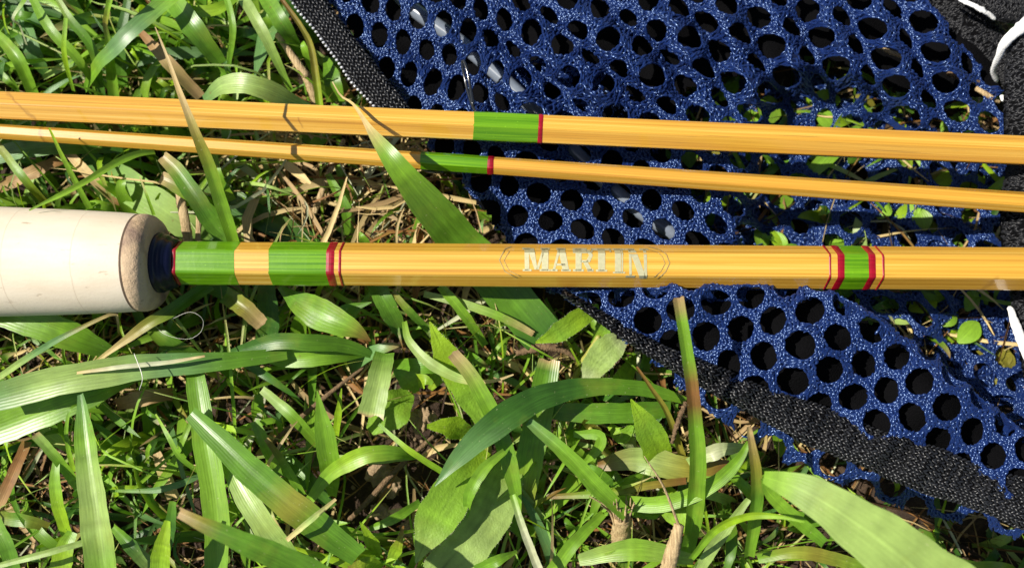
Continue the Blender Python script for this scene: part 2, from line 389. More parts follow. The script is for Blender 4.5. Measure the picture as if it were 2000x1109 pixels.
T_, B_ = -33.0, 10.0                                       # top and foot of the letters, pixels from the axis
L = {}
L['M'] = [bar(1024, T_, 1025, B_, 9), rect(1021, B_-3, 1038, B_+1), bar(1030, T_, 1044, B_-2, 13, 6), bar(1060, T_, 1047, B_-2, 6, 5), bar(1058, T_, 1058, B_, 13), rect(1020, T_-1, 1036, T_+3), rect(1054, B_-3, 1074, B_+1), rect(1056, T_-1, 1074, T_+3)]
L['A'] = [bar(1090, T_, 1079, B_, 5, 5), bar(1090, T_, 1099, B_, 13, 13), rect(1086, B_-14, 1104, B_-10), rect(1075, B_-3, 1089, B_+1), rect(1096, B_-3, 1115, B_+1), rect(1087, T_-1, 1105, T_+3)]
L['R'] = [bar(1124, T_, 1124, B_, 12), rect(1119, B_-3.5, 1140, B_+1), rect(1119, T_-1, 1147, T_+9), bar(1144, T_+2, 1150, T_+13, 8, 8), bar(1150, T_+13, 1144, T_+26, 8, 8), rect(1134, T_+22, 1149, T_+27), bar(1138, T_+25, 1148, B_, 9, 10), rect(1147, B_-4, 1159, B_+1)]
L['T'] = [bar(1168, T_, 1168, B_, 14), rect(1155, T_-1, 1195, T_+3.5), rect(1164, B_-3, 1186, B_+1), bar(1155, T_, 1155, T_+7, 3), bar(1191, T_, 1191, T_+7, 3)]
L['I'] = [bar(1201, T_, 1201, B_+3, 12), bar(1214, T_, 1214, B_+3, 3), rect(1197, T_-1, 1221, T_+2.5), rect(1197, B_+1, 1221, B_+4)]
L['N'] = [bar(1228, T_, 1229, B_+11, 5), rect(1222, B_+8, 1240, B_+12), bar(1228, T_, 1250, B_+14, 13, 13), bar(1257, T_, 1258, B_+14, 6), rect(1222, T_-1, 1240, T_+2.5), rect(1251, T_-1, 1268, T_+2.5)]
for ch in 'MARTIN': foil('letter', L[ch], butt)['label'] = 'gold foil letter '+ch
def frame(offs, wd):
    out = []
    pts = [(998, -36), (986, -31), (980, -20), (975, -10), (980, 0), (986, 12), (1010, 24), (1060, 35), (1130, 40), (1200, 40), (1250, 36), (1285, 24), (1300, 10), (1308, -6), (1302, -22), (1290, -32), (1270, -38)]
    c = np.array([1141, 0]); q = [tuple((np.array(p)-c)*np.array([1-offs/165.0, 1-offs/42.0*0.55])+c) for p in pts]
    for (a, b_) in zip(q[:-1], q[1:]):
        a = np.array(a); b_ = np.array(b_); d = (b_-a)/np.linalg.norm(b_-a); nn = np.array([-d[1], d[0]])*wd/2
        out.append((tuple(a-nn), tuple(b_-nn), tuple(b_+nn), tuple(a+nn)))
    return out
fr_ = frame(0, 1.8)+frame(9, 1.2)
foil('lettering_frame', [q for q in fr_ if q[0][0] < 1000]+[bar(976, -11, 990, -11, 2, 2)], butt, M_GOLDLINE, 0.00004)['label'] = 'worn gold end of the oval frame, left'
foil('lettering_frame', [q for q in fr_ if q[0][0] > 1250], butt, M_GOLDLINE, 0.00004)['label'] = 'worn gold end of the oval frame, right'

# ------------------------------------------------------------------ tubes (twigs, wires, straps)
def tube(name, pts, widths, mat, parent=None, flat=1.0, n=40, m=10, label=None, cat=None, group=None, kind=None, wob=0.0, px=True, endtaper=True):
    p = np.array([P(*q) for q in pts]) if px else np.asarray(pts, float)
    wpx = np.interp(np.linspace(0, 1, n), np.linspace(0, 1, len(widths)), widths)
    c = spline(p, n); T = np.gradient(c, axis=0); T /= np.linalg.norm(T, axis=1)[:, None]
    up = np.array([0, -0.15, 1.0]); side = np.cross(T, up); side /= np.linalg.norm(side, axis=1)[:, None]; nr = np.cross(side, T)
    rad = wpx*0.5*scale_at(c)
    if endtaper: rad[0] *= 0.55; rad[-1] *= 0.55
    V = []
    for i in range(n):
        for j in range(m):
            t = 2*math.pi*j/m; k = 1+wob*(math.sin(i*1.7+j*2.1)*0.5+math.sin(i*0.9+j*1.3)*0.5+RNG.normal(0, 0.8))
            V.append(c[i]+(side[i]*math.cos(t)+nr[i]*math.sin(t)*flat)*rad[i]*k)
    Fc = [(i*m+j, (i+1)*m+j, (i+1)*m+(j+1) % m, i*m+(j+1) % m) for i in range(n-1) for j in range(m)]+[tuple(range(m)), tuple(range((n-1)*m, n*m))[::-1]]
    loc = None if parent else c[0]
    o = mesh_obj(name, V, Fc, mat, parent, loc=loc)
    return tag(o, label, cat, group, kind)
def reparent_keep(o, root):                                # mesh is in world coordinates: undo the root's transform
    Mi = np.array(root.rotation_euler.to_matrix()).T; me = o.data; n = len(me.vertices)
    co = np.empty(n*3, np.float32); me.vertices.foreach_get('co', co); co = (co.reshape(-1, 3)-np.array(root.location)) @ Mi.T
    me.vertices.foreach_set('co', co.astype(np.float32).ravel()); me.update(); o.parent = root
class _H: pass
def rod_wire(root, pts, widths, name, label):
    o = tube(name, pts, widths, M_BLACKWIRE, None, 1.0, 30, 8); 
    co = np.array([v.co[:] for v in o.data.vertices])+np.array(o.location); o.location = (0, 0, 0)
    Mi = np.array(root.rotation_euler.to_matrix()).T
    co = (co-np.array(root.location)) @ Mi.T
    o.data.vertices.foreach_set('co', co.astype(np.float32).ravel()); o.data.update(); o.parent = root; o['label'] = label
rod_wire(upper.root, [(935, 226, 28), (926, 214, 27), (914, 180, 25.5), (905, 140, 26), (903, 118, 27.5), (910, 130, 28), (918, 168, 27.5), (924, 208, 28)], [7, 7, 6, 6, 6, 6, 6, 7], 'line_guide', 'black wire line guide')
rod_wire(lower.root, [(866, 336, 25.5), (838, 335, 25.2), (818, 328, 25.5), (806, 334, 24), (812, 344, 23)], [7, 7, 6, 6, 5], 'line_guide', 'black wire line guide')

# ================================================================== the blue mesh bag
bag = empty('mesh_bag', P(1400, 400, 10), 'blue knitted mesh bag with black zip tape lying crumpled on the grass', 'mesh bag')
bag.location = (0, 0, 0.0)
def stitches(name, A, Bv, Nn, rad, mat, parent, arch):
    # short bent yarn pieces from A to Bv on the cloth with normals Nn
    n = len(A); ts = np.array([-1, -0.55, 0, 0.55, 1.0]); rp = np.array([0.35, 0.9, 1.0, 0.9, 0.35]); hp = np.array([-0.25, 0.55, 1.0, 0.55, -0.25])
    mid = (A+Bv)/2; hv = (Bv-A)/2; T = hv/(np.linalg.norm(hv, axis=1)[:, None]+1e-12)
    Sd = np.cross(Nn, T); Sd /= np.linalg.norm(Sd, axis=1)[:, None]+1e-12; U = np.cross(T, Sd)
    m = 5; V = np.zeros((n, 5, m, 3))
    for i in range(5):
        c = mid+hv*ts[i]+Nn*(arch*hp[i])[:, None]
        for j in range(m):
            t = 2*math.pi*j/m+0.3
            V[:, i, j] = c+(Sd*math.cos(t)+U*math.sin(t))*(rad*rp[i])[:, None]
    f = np.array([(i*m+j, i*m+(j+1) % m, (i+1)*m+(j+1) % m, (i+1)*m+j) for i in range(4) for j in range(m)])
    Fc = (np.arange(n)[:, None, None]*25+f[None]).reshape(-1, 4)
    return tag(mesh_obj(name, V.reshape(-1, 3), Fc, mat, parent), kind='stuff')
def net(Mfun, poly, ang, a, r, bbox, names, label, seed, density=1.0, rfun=None):
    rg = np.random.default_rng(seed); ca, sa = math.cos(ang), math.sin(ang)
    cx, cy = (bbox[0]+bbox[2])/2, (bbox[1]+bbox[3])/2; N = int(max(bbox[2]-bbox[0], bbox[3]-bbox[1])/a*0.9)+4
    ii, jj = np.meshgrid(np.arange(-N, N), np.arange(-N, N)); gx = a*(ii+0.5*(jj % 2)); gy = a*0.866*jj
    C = np.stack([cx+gx*ca-gy*sa, cy+gx*sa+gy*ca], -1).reshape(-1, 2)
    C = C[(C[:, 0] > bbox[0]-a) & (C[:, 0] < bbox[2]+a) & (C[:, 1] > bbox[1]-a) & (C[:, 1] < bbox[3]+a)]
    nc = len(C); K = 24; th = np.arange(K)*2*math.pi/K
    wr = (th+math.pi/6) % (math.pi/3)-math.pi/6; hx = (a/2)/np.cos(wr)
    rr = r*(1+rg.normal(0, 0.03, nc))*(rfun(C[:, 0], C[:, 1]) if rfun else 1); jit = rg.normal(0, a*0.02, (nc, 2)); ecc = rg.normal(0, 0.04, nc)
    rot = np.array([[ca, -sa], [sa, ca]]); rings = [0, 0.33, 0.66, 1.0]
    def pt(ci, t, f):                                      # cloth point at angle t and fraction f between hole edge and cell edge
        w6 = (t+math.pi/6) % (math.pi/3)-math.pi/6; h = (a/2)/np.cos(w6)
        re = rr[ci]*(1+ecc[ci]*np.cos(2*t)); q = re+(h-re)*f
        d = np.stack([np.cos(t)*q, np.sin(t)*q], -1) @ rot.T
        return C[ci]+jit[ci]*(1-f)[..., None]+d
    ci = np.repeat(np.arange(nc), 4*K); f = np.tile(np.repeat(rings, K), nc); t = np.tile(np.tile(th, 4), nc)
    XY = pt(ci, t, f); 
    fc = np.array([(q*K+j, q*K+(j+1) % K, (q+1)*K+(j+1) % K, (q+1)*K+j) for q in range(3) for j in range(K)])
    Fc = (np.arange(nc)[:, None, None]*4*K+fc[None]).reshape(-1, 4)
    cen = XY[Fc].mean(1); ok = inpoly(cen[:, 0], cen[:, 1], poly); Fc = Fc[ok]
    used = np.unique(Fc); re_ = np.zeros(len(XY), int); re_[used] = np.arange(len(used))
    V = Mfun(XY[used, 0], XY[used, 1])
    o = mesh_obj(names[0], V, re_[Fc], M_BLUEBASE, bag); o['label'] = label
    # yarn
    cs, ts, fs, par = [], [], [], []
    for c in range(nc):
        for q, f in enumerate((0.02, 0.34, 0.67, 0.98)):
            q_r = rr[c]+(a*0.54-rr[c])*f; cnt = int(2*math.pi*q_r/(10.5/density))
            cs += [c]*cnt; ts += list((np.arange(cnt)+rg.uniform(-0.25, 0.25, cnt)+0.5*(q % 2))*2*math.pi/cnt); fs += [f]*cnt; par += [q]*cnt
    cs = np.array(cs); ts = np.array(ts); par = np.array(par); fs = np.clip(np.array(fs)+rg.normal(0, 0.05, len(fs))*(par > 0), 0, 1)
    XY = pt(cs, ts, fs); ok = inpoly(XY[:, 0], XY[:, 1], poly); XY, cs, ts, par, fs = XY[ok], cs[ok], ts[ok], par[ok], fs[ok]
    tang = ts+ang+math.pi/2+np.where(par % 2 == 0, 1, -1)*np.where(par == 0, 0.05, 0.5)+rg.normal(0, 0.2, len(ts))*np.where(par == 0, 0.25, 1)
    ln = rg.uniform(5.5, 9.0, len(ts))
    A2 = XY-np.stack([np.cos(tang), np.sin(tang)], -1)*ln[:, None]; B2 = XY+np.stack([np.cos(tang), np.sin(tang)], -1)*ln[:, None]
    A = Mfun(A2[:, 0], A2[:, 1]); B = Mfun(B2[:, 0], B2[:, 1]); e = 2.0
    n = np.cross(Mfun(XY[:, 0]+e, XY[:, 1])-Mfun(XY[:, 0]-e, XY[:, 1]), Mfun(XY[:, 0], XY[:, 1]-e)-Mfun(XY[:, 0], XY[:, 1]+e))
    n /= np.linalg.norm(n, axis=1)[:, None]+1e-12
    n += rg.normal(0, 0.09, n.shape); n /= np.linalg.norm(n, axis=1)[:, None]
    stitches(names[1], A, B, n, rg.uniform(2.2, 3.2, len(A))*1e-4, M_BLUE, bag, rg.uniform(0.6, 4.0, len(A))*1e-4)['label'] = 'glossy blue yarn of the knit'
    return len(A)
SAG = [(1480, 170), (1575, 128), (1660, 135), (1730, 162), (1768, 200), (1790, 245), (1960, 275), (2000, 320), (2040, 320), (2040, 1050), (1800, 930), (1540, 770), (1430, 640), (1400, 560), (1440, 470), (1440, 300)]
def bag_z(x, y):
    d, _, _ = pdist(x, y, SAG, True); sg = np.where(inpoly(x, y, SAG), d, -d); k = smooth(-12, 60, sg)
    z = 20.5+1.1*np.sin(x/97+y/61)+0.8*np.sin(x/43-y/77+1)-2.0*smooth(260, 420, y)*smooth(1500, 1100, x)
    m1 = np.exp(-(((x-1150)/330)**2+((y-140)/170)**2)); q = -0.62*x+0.78*y
    z = z+m1*(3.6*np.cos(q*2*math.pi/96+0.5*np.sin(x/130))+1.3*np.cos(q*2*math.pi/41+x/200))
    m3 = smooth(1180, 1420, x)*smooth(160, 40, np.abs(y-110)); q3 = 0.92*x-0.38*y
    z = z+m3*3.0*np.cos(q3*2*math.pi/92)
    z = z-k*(14.3+2.0*np.sin(x/50)*np.sin(y/47+1)+1.2*np.sin(x/23+y/31))
    el, _, _ = pdist(x, y, [(600, -80), (640, 0), (800, 240), (890, 345), (985, 470), (1080, 570)])
    return z-2.5*np.exp(-el/25)
def squash(px, py):                                        # the cloth is gathered across the folds
    k = -0.24*smooth(820, 1120, px); q = -0.62*(px-1080)+0.78*(py-190)
    return px-0.62*q*k, py+0.78*q*k
def unsquash(x, y):
    a, b = float(x), float(y)
    for _ in range(60):
        u, v_ = squash(a, b); a += 0.7*(x-float(u)); b += 0.7*(y-float(v_))
    return (1000-(1000-a)/0.70 if a < 1000 else a, b)
def map1(X, Y):
    px = np.where(X < 1000, 1000-(1000-X)*0.70, X)+0.0; py = Y+0.0
    px, py = squash(px, py)
    m1 = np.exp(-(((px-1150)/330)**2+((py-140)/170)**2)); q = -0.62*px+0.78*py
    s = m1*7.5*np.sin(q*2*math.pi/96+0.9+0.5*np.sin(px/130)); px = px-0.62*s; py = py+0.78*s
    m3 = smooth(1180, 1420, px)*smooth(160, 40, np.abs(py-110)); q3 = 0.92*px-0.38*py
    s = m3*8.5*np.sin(q3*2*math.pi/92+0.8); px = px+0.92*s; py = py-0.38*s
    m2 = inpoly(px, py, SAG)
    d, _, _ = pdist(px, py, SAG, True); k = np.where(m2, smooth(0, 60, d), 0)
    px = px+k*(9*np.sin(py/48+px/90)+4*np.sin(py/25+1)); py = py+k*(9*np.sin(px/51+1.3)+4*np.sin(px/27+py/43))
    px = px+4*np.sin(py/53+px/140); py = py+4*np.sin(px/61+2)
    return P(px, py, bag_z(px, py))
XI = lambda px: 1000-(1000-px)/0.70 if px < 1000 else px
_E = [(600, -90), (1790, -90), (1803, 0), (1841, 49), (1898, 98), (1951, 151), (1966, 200), (1962, 300), (1975, 480), (1992, 600), (2010, 930), (1840, 860), (1700, 800), (1500, 660), (1150, 605), (1080, 570), (985, 470), (890, 345), (790, 215), (640, 0)]
_D = []
for (x0, y0), (x1, y1) in zip(_E, _E[1:]+_E[:1]):
    for t in np.linspace(0, 1, 6, endpoint=False): _D.append((x0+(x1-x0)*t, y0+(y1-y0)*t))
POLY1 = [unsquash(*q) for q in _D]
_xs = [q[0] for q in POLY1]; _ys = [q[1] for q in POLY1]
n1 = net(map1, POLY1, R(14), 67, 25.5, (min(_xs), min(_ys), max(_xs), max(_ys)), ('mesh_panel', 'yarn'), 'crumpled upper mesh panel', 3, 1.0, lambda x, y: (1+0.05*inpoly(*squash(x, y), SAG))*(1-0.07*np.exp(-(((x-1180)/300)**2+((y-130)/190)**2))))
net(lambda X, Y: P(X+6*np.sin(Y/33), Y+6*np.sin(X/37), 15.2+0.9*np.sin(X/29+Y/23)), [(960, 150), (1060, 110), (1190, 140), (1310, 250), (1280, 300), (1020, 245)], R(48), 58, 18.0, (900, -80, 1420, 310), ('mesh_panel', 'yarn'), 'second mesh layer folded underneath', 12, 0.9)
# lower mesh layer of the bag under the sagging part
def map0(X, Y):
    px = X+8*np.sin(Y/41+X/77); py = Y+8*np.sin(X/53+1)
    return P(px, py, 3.4+0.7*np.sin(px/37+py/51)+0.7*np.sin(py/23-px/61))
net(map0, [(1330, 180), (1480, 140), (1660, 150), (1800, 250), (1960, 290), (1985, 480), (2010, 900), (1700, 790), (1500, 640), (1430, 500), (1330, 400)], R(37), 63, 21.0, (1300, 120, 2020, 920), ('mesh_panel', 'yarn'), 'lower mesh layer lying in the grass', 8, 0.8)
# front flap that folds over towards the camera
FOLD = [(1040, 575), (1090, 566), (1200, 562), (1350, 560), (1480, 556), (1550, 551), (1600, 560), (1660, 590), (1760, 648), (1850, 718), (1920, 785), (2010, 850), (2120, 910)]
WEB = [(1098, 570), (1130, 590), (1200, 636), (1290, 690), (1400, 743), (1520, 800), (1640, 850), (1760, 897), (1880, 940), (2010, 985), (2150, 1030)]
FOLDPOLY = FOLD+[(2120, 1200), (900, 1200), (1040, 575)]
def flap_z0(x, y):
    dw, _, _ = pdist(x, y, WEB)
    below = inpoly(x, y, WEB+[(2150, 1300), (1000, 1300)])
    bul = np.sin(np.clip(dw/230, 0, 1)*math.pi)
    return 26.0+np.where(below, -dw*0.11, dw*0.03+2.5*bul)+1.6*np.sin(x/64+y/46)+0.8*np.sin(x/27-y/36)
def map2(X, Y):
    ins = inpoly(X, Y, FOLDPOLY); d, nx, ny = pdist(X, Y, FOLD); d = np.where(ins, d, -d)
    dx, dy = X-nx, Y-ny; L = np.hypot(dx, dy)+1e-6; sgn = np.where(ins, 1, -1); ux, uy = sgn*dx/L, sgn*dy/L     # towards the inside
    RR = 26.0; th = np.clip(d/RR, -1.57, 1.57); over = np.where(d > 1.57*RR, d-1.57*RR, 0); under = np.where(d < -1.57*RR, -1.57*RR-d, 0)
    off = RR*(1-np.cos(th))+over*1.0+under*0.8
    z = flap_z0(nx+ux*RR, ny+uy*RR)*np.where(over > 0, 0, 1)
    x2 = nx+ux*off+3*np.sin(Y/40+X/60); y2 = ny+uy*off+3*np.sin(X/45)
    zi = flap_z0(x2, y2); zi = zi-(1-np.sin(th))*RR*0.085-under*0.045
    return P(x2, y2, zi)
POLY2 = [(1060, 560), (1100, 530), (1560, 500), (1700, 560), (1950, 750), (2130, 860), (2130, 1110), (2000, 1068), (1880, 1035), (1760, 1000), (1600, 945), (1500, 898), (1420, 842), (1350, 790), (1280, 730), (1235, 690), (1185, 625), (1110, 580)]
n2 = net(map2, POLY2, R(-14), 69, 28.0, (1040, 490, 2140, 1120), ('mesh_panel', 'yarn'), 'front mesh flap folded towards the viewer', 5)
print('stitches', n1, n2)

# tapes: a bulged ribbon with knitted rows of black yarn
def tape(name, line, widths, zs, bulge, label, seed, rowstep=8.5, along=9.5, rib=0.0):
    rg = np.random.default_rng(seed); n = 160
    c2 = spline(np.array([(x, y, 0) for x, y in line], float), n)[:, :2]; sarc = np.concatenate([[0], np.cumsum(np.linalg.norm(np.diff(c2, axis=0), axis=1))])
    wv = np.interp(np.linspace(0, 1, n), np.linspace(0, 1, len(widths)), widths); zv = np.interp(np.linspace(0, 1, n), np.linspace(0, 1, len(zs)), zs)
    T = np.gradient(c2, axis=0); T /= np.linalg.norm(T, axis=1)[:, None]; Nn = np.stack([-T[:, 1], T[:, 0]], -1)
    ph = rg.uniform(0, 6.28, 3)
    def at(s, t):                                          # s arc px, t in -1..1
        x = np.interp(s, sarc, c2[:, 0]); y = np.interp(s, sarc, c2[:, 1]); nx = np.interp(s, sarc, Nn[:, 0]); ny = np.interp(s, sarc, Nn[:, 1])
        ww = np.interp(s, sarc, wv)/2*(1+0.06*np.sin(s/37+ph[0])+0.03*np.sin(s/14)); z = np.interp(s, sarc, zv)
        ruck = 1.5*rib*((0.75*np.sin(s/3.9+ph[1]+1.2*t+1.6*np.sin(s/47))*smooth(0.9, -0.5, t)+1.5*np.sin(s/31+t*1.4+2*np.sin(s/60))+0.7*np.sin(s/12+2*t)))
        zz = z+bulge*np.sqrt(np.clip(1-np.minimum(np.abs(t), 1)**2.5, 0, 1))+ruck*(1-0.5*t*t)
        return P(x+nx*ww*t, y+ny*ww*t, zz)
    ss = np.linspace(0, sarc[-1], 700); tt = np.linspace(-1, 1, 13); Sg, Tg = np.meshgrid(ss, tt, indexing='ij')
    V = at(Sg.ravel(), Tg.ravel()); k = len(tt); i = np.arange(len(ss)*k).reshape(len(ss), k)
    Fc = np.stack([i[:-1, :-1], i[1:, :-1], i[1:, 1:], i[:-1, 1:]], -1).reshape(-1, 4)
    o = mesh_obj(name, V, Fc, M_BLACK, bag); o['label'] = label
    s_, t_, d_ = [], [], []
    for s in np.arange(2, sarc[-1]-2, along):
        wl = np.interp(s, sarc, wv); nr = max(3, int(wl/ (rowstep*0.62)))
        for q in range(nr): s_.append(s+rg.normal(0, 0.8)+(q % 2)*along*0.5); t_.append((q+0.5)/nr*2-1); d_.append(1 if q % 2 else -1)
    s_ = np.array(s_); t_ = np.array(t_); d_ = np.array(d_); wl = np.interp(s_, sarc, wv)/2
    a0 = 0.45*d_+rg.normal(0, 0.12, len(s_)); ln = rg.uniform(4.5, 6.0, len(s_))
    ds, dt = np.cos(a0)*ln, np.sin(a0)*ln/wl
    A = at(s_-ds, t_-dt); B = at(s_+ds, t_+dt); Nv = np.cross(at(s_+2, t_)-at(s_-2, t_), at(s_, t_-0.03)-at(s_, t_+0.03)); Nv /= np.linalg.norm(Nv, axis=1)[:, None]+1e-12
    stitches('yarn', A, B, Nv, rg.uniform(1.9, 2.5, len(A))*1e-4, M_BLACKYARN, o, rg.uniform(1.0, 2.0, len(A))*1e-4)
    return o, at, sarc
tape('edging_tape', WEB, [13, 24, 37, 52, 68, 80, 86, 90, 93, 94, 94], [28.5, 28.5, 28, 27.8, 27.5, 27.5, 27.5, 27.5, 27.5, 27.5, 27.5], 2.6, 'ribbed black edging tape along the front flap', 9, rib=0.55)
zt, zat, zs_ = tape('zip_tape', [(548, -90), (604, 0), (660, 75), (716, 150), (766, 208), (800, 250)], [58, 58, 57, 56, 54, 50], [21.5, 21.5, 21.5, 21.5, 21.5, 21.5], 1.6, 'black zip tape edge of the bag', 10)
def coil():
    V, Fc = [], []; bm = bmesh.new()
    for s in np.arange(4, zs_[-1], 8.6):
        c = zat(np.array([s]), np.array([1.02]))[0]
        c[2] += 0.0007; bmesh.ops.create_uvsphere(bm, u_segments=8, v_segments=5, radius=1.0, matrix=__import__('mathutils').Matrix.Translation(c) @ __import__('mathutils').Matrix.Diagonal((0.00042, 0.00030, 0.0004, 1)))
    me = bpy.data.meshes.new('zip_coil'); bm.to_mesh(me); bm.free(); me.materials.append(simple('zip_glint_nylon', (0.55, 0.56, 0.60), 0.2, 0, 1.0))  # glints of the teeth are put into this pale base colour
    me.polygons.foreach_set('use_smooth', np.ones(len(me.polygons), bool))
    o = bpy.data.objects.new('zip_coil', me); COL.objects.link(o); o.parent = zt; tag(o, 'row of tiny zip teeth coloured pale as glints', kind='stuff')
coil()
# black lining inside the bag, seen through the holes
def cloth_patch(name, poly, zf, mat, parent=None, step=12, label=None):
    xs = [q[0] for q in poly]; ys = [q[1] for q in poly]
    gx, gy = np.meshgrid(np.arange(min(xs), max(xs)+step, step), np.arange(min(ys), max(ys)+step, step), indexing='ij')
    V = P(gx.ravel(), gy.ravel(), zf(gx.ravel(), gy.ravel())); i = np.arange(gx.size).reshape(gx.shape)
    Fc = np.stack([i[:-1, :-1], i[:-1, 1:], i[1:, 1:], i[1:, :-1]], -1).reshape(-1, 4)
    cen = np.stack([gx.ravel(), gy.ravel()], -1)[Fc].mean(1); Fc = Fc[inpoly(cen[:, 0], cen[:, 1], poly)]
    u = np.unique(Fc); re_ = np.zeros(gx.size, int); re_[u] = np.arange(len(u))
    o = mesh_obj(name, V[u], re_[Fc], mat, parent)
    if label: o['label'] = label
    return o
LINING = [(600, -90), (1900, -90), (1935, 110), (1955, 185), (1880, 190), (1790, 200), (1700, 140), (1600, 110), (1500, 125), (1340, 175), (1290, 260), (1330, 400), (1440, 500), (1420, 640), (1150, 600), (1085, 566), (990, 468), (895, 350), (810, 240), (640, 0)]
cloth_patch('backing', LINING, lambda x, y: 13.5+2.2*np.sin(x/60+y/90)*np.sin(y/50)+1.5*np.sin(x/31-y/37), M_BLACK, bag, 10, 'black cloth inside the bag')
cloth_patch('backing', [(1120, 585), (1200, 575), (1350, 574), (1480, 570), (1550, 566), (1600, 576), (1655, 605), (1750, 662), (1840, 732), (1910, 798), (2010, 866), (2120, 925), (2120, 1075), (2000, 1020), (1800, 940), (1640, 880), (1500, 820), (1300, 720), (1200, 650)], lambda x, y: flap_z0(x, y)-4.2-9.0*np.exp(-np.minimum(pdist(x, y, FOLD)[0], 1e3)/14.0)+0.8*np.sin(x/40+y/60), M_BLACK, bag, 12, 'black cloth under the front flap')  # sheet added to blacken the flap's holes and cast shade behind it
tube('plastic_tube', [(760, -30, 15.5), (810, 20, 16), (910, 92, 16.3), (1025, 195, 16.3), (1195, 368, 15.5), (1330, 468, 15)], [30]*6, M_GREY, None, 1.0, 40, 14,
     'grey plastic tube inside the bag, glinting through the mesh holes', 'tube')
# black knitted garment with white piping along the right edge
gar = empty('knit_garment', (0, 0, 0), 'black knitted cloth with white piping at the right of the mesh bag', 'cloth')
tube('cloth_fold', [(2100, -60, 22), (2035, 60, 26), (2012, 150, 26), (2012, 250, 24), (2022, 330, 20), (2012, 420, 19), (2018, 520, 18), (2030, 620, 21), (2045, 720, 22), (2060, 800, 20)], [130, 110, 96, 92, 100, 110, 110, 95, 90, 90], M_BLACK, gar, 0.7, 90, 20)
tube('cloth_fold', [(1760, -80, 14), (1850, -10, 15), (1905, 60, 15), (1950, 110, 14), (1985, 170, 12)], [90, 100, 90, 76, 40], M_BLACK, gar, 0.6, 50, 16)
tube('cloth_fold', [(1840, -90, 19), (1900, -30, 22), (1950, 5, 22), (2010, 20, 22)], [70, 74, 70, 60], M_BLACK, gar, 0.7, 40, 16)
tube('white_piping', [(2040, 16, 30), (2000, 50, 30), (1966, 80, 29.2), (1950, 112, 26), (1940, 140, 22), (1948, 160, 19)], [26, 26, 22, 16, 15, 10], M_WHITE, gar, 0.5, 30, 10, 'white piping curving round the fold', wob=0.08)
tube('white_piping', [(1855, -14, 24.5), (1885, 4, 25), (1915, 18, 25), (1945, 38, 23)], [6, 9, 10, 8], M_WHITE, gar, 0.5, 30, 8, 'frayed white thread along the upper fold', wob=0.25)
tube('white_piping', [(1972, 598, 24), (1986, 640, 25), (2006, 690, 26), (2020, 720, 26)], [12, 20, 22, 20], M_WHITE, gar, 0.4, 30, 10, 'white piping lower on the edge', wob=0.06)
tube('white_piping', [(1956, 186, 21), (1960, 198, 21)], [9, 9], M_WHITE, gar, 0.6, 8, 8)
def garment_yarn():
    rg = np.random.default_rng(3); A, B, Nn = [], [], []
    for o in [c for c in gar.children if c.name.startswith('cloth_fold')]:
        n = 20 if 'fold' in o.name and len(o.data.vertices) > 1500 else 16
        me = o.data
        for p in me.polygons:
            if len(p.vertices) != 4 or p.normal.z < -0.2: continue
            v = [np.array(me.vertices[k].co) for k in p.vertices]
            for _ in range(5):
                a, b_ = rg.random(2); q = (v[0]*(1-a)+v[1]*a)*(1-b_)+(v[3]*(1-a)+v[2]*a)*b_
                d = (v[3]-v[0]); d = d/np.linalg.norm(d); e = np.cross(np.array(p.normal), d); t = rg.normal(0, 0.6)
                dd = (d*math.cos(t)+e*math.sin(t))*0.0006; A.append(q-dd); B.append(q+dd); Nn.append(np.array(p.normal))
    A, B, Nn = map(np.array, (A, B, Nn))
    stitches('yarn', A, B, Nn, rg.uniform(1.6, 2.3, len(A))*1e-4, M_BLACKYARN2, gar, rg.uniform(0.5, 1.5, len(A))*1e-4)
garment_yarn()

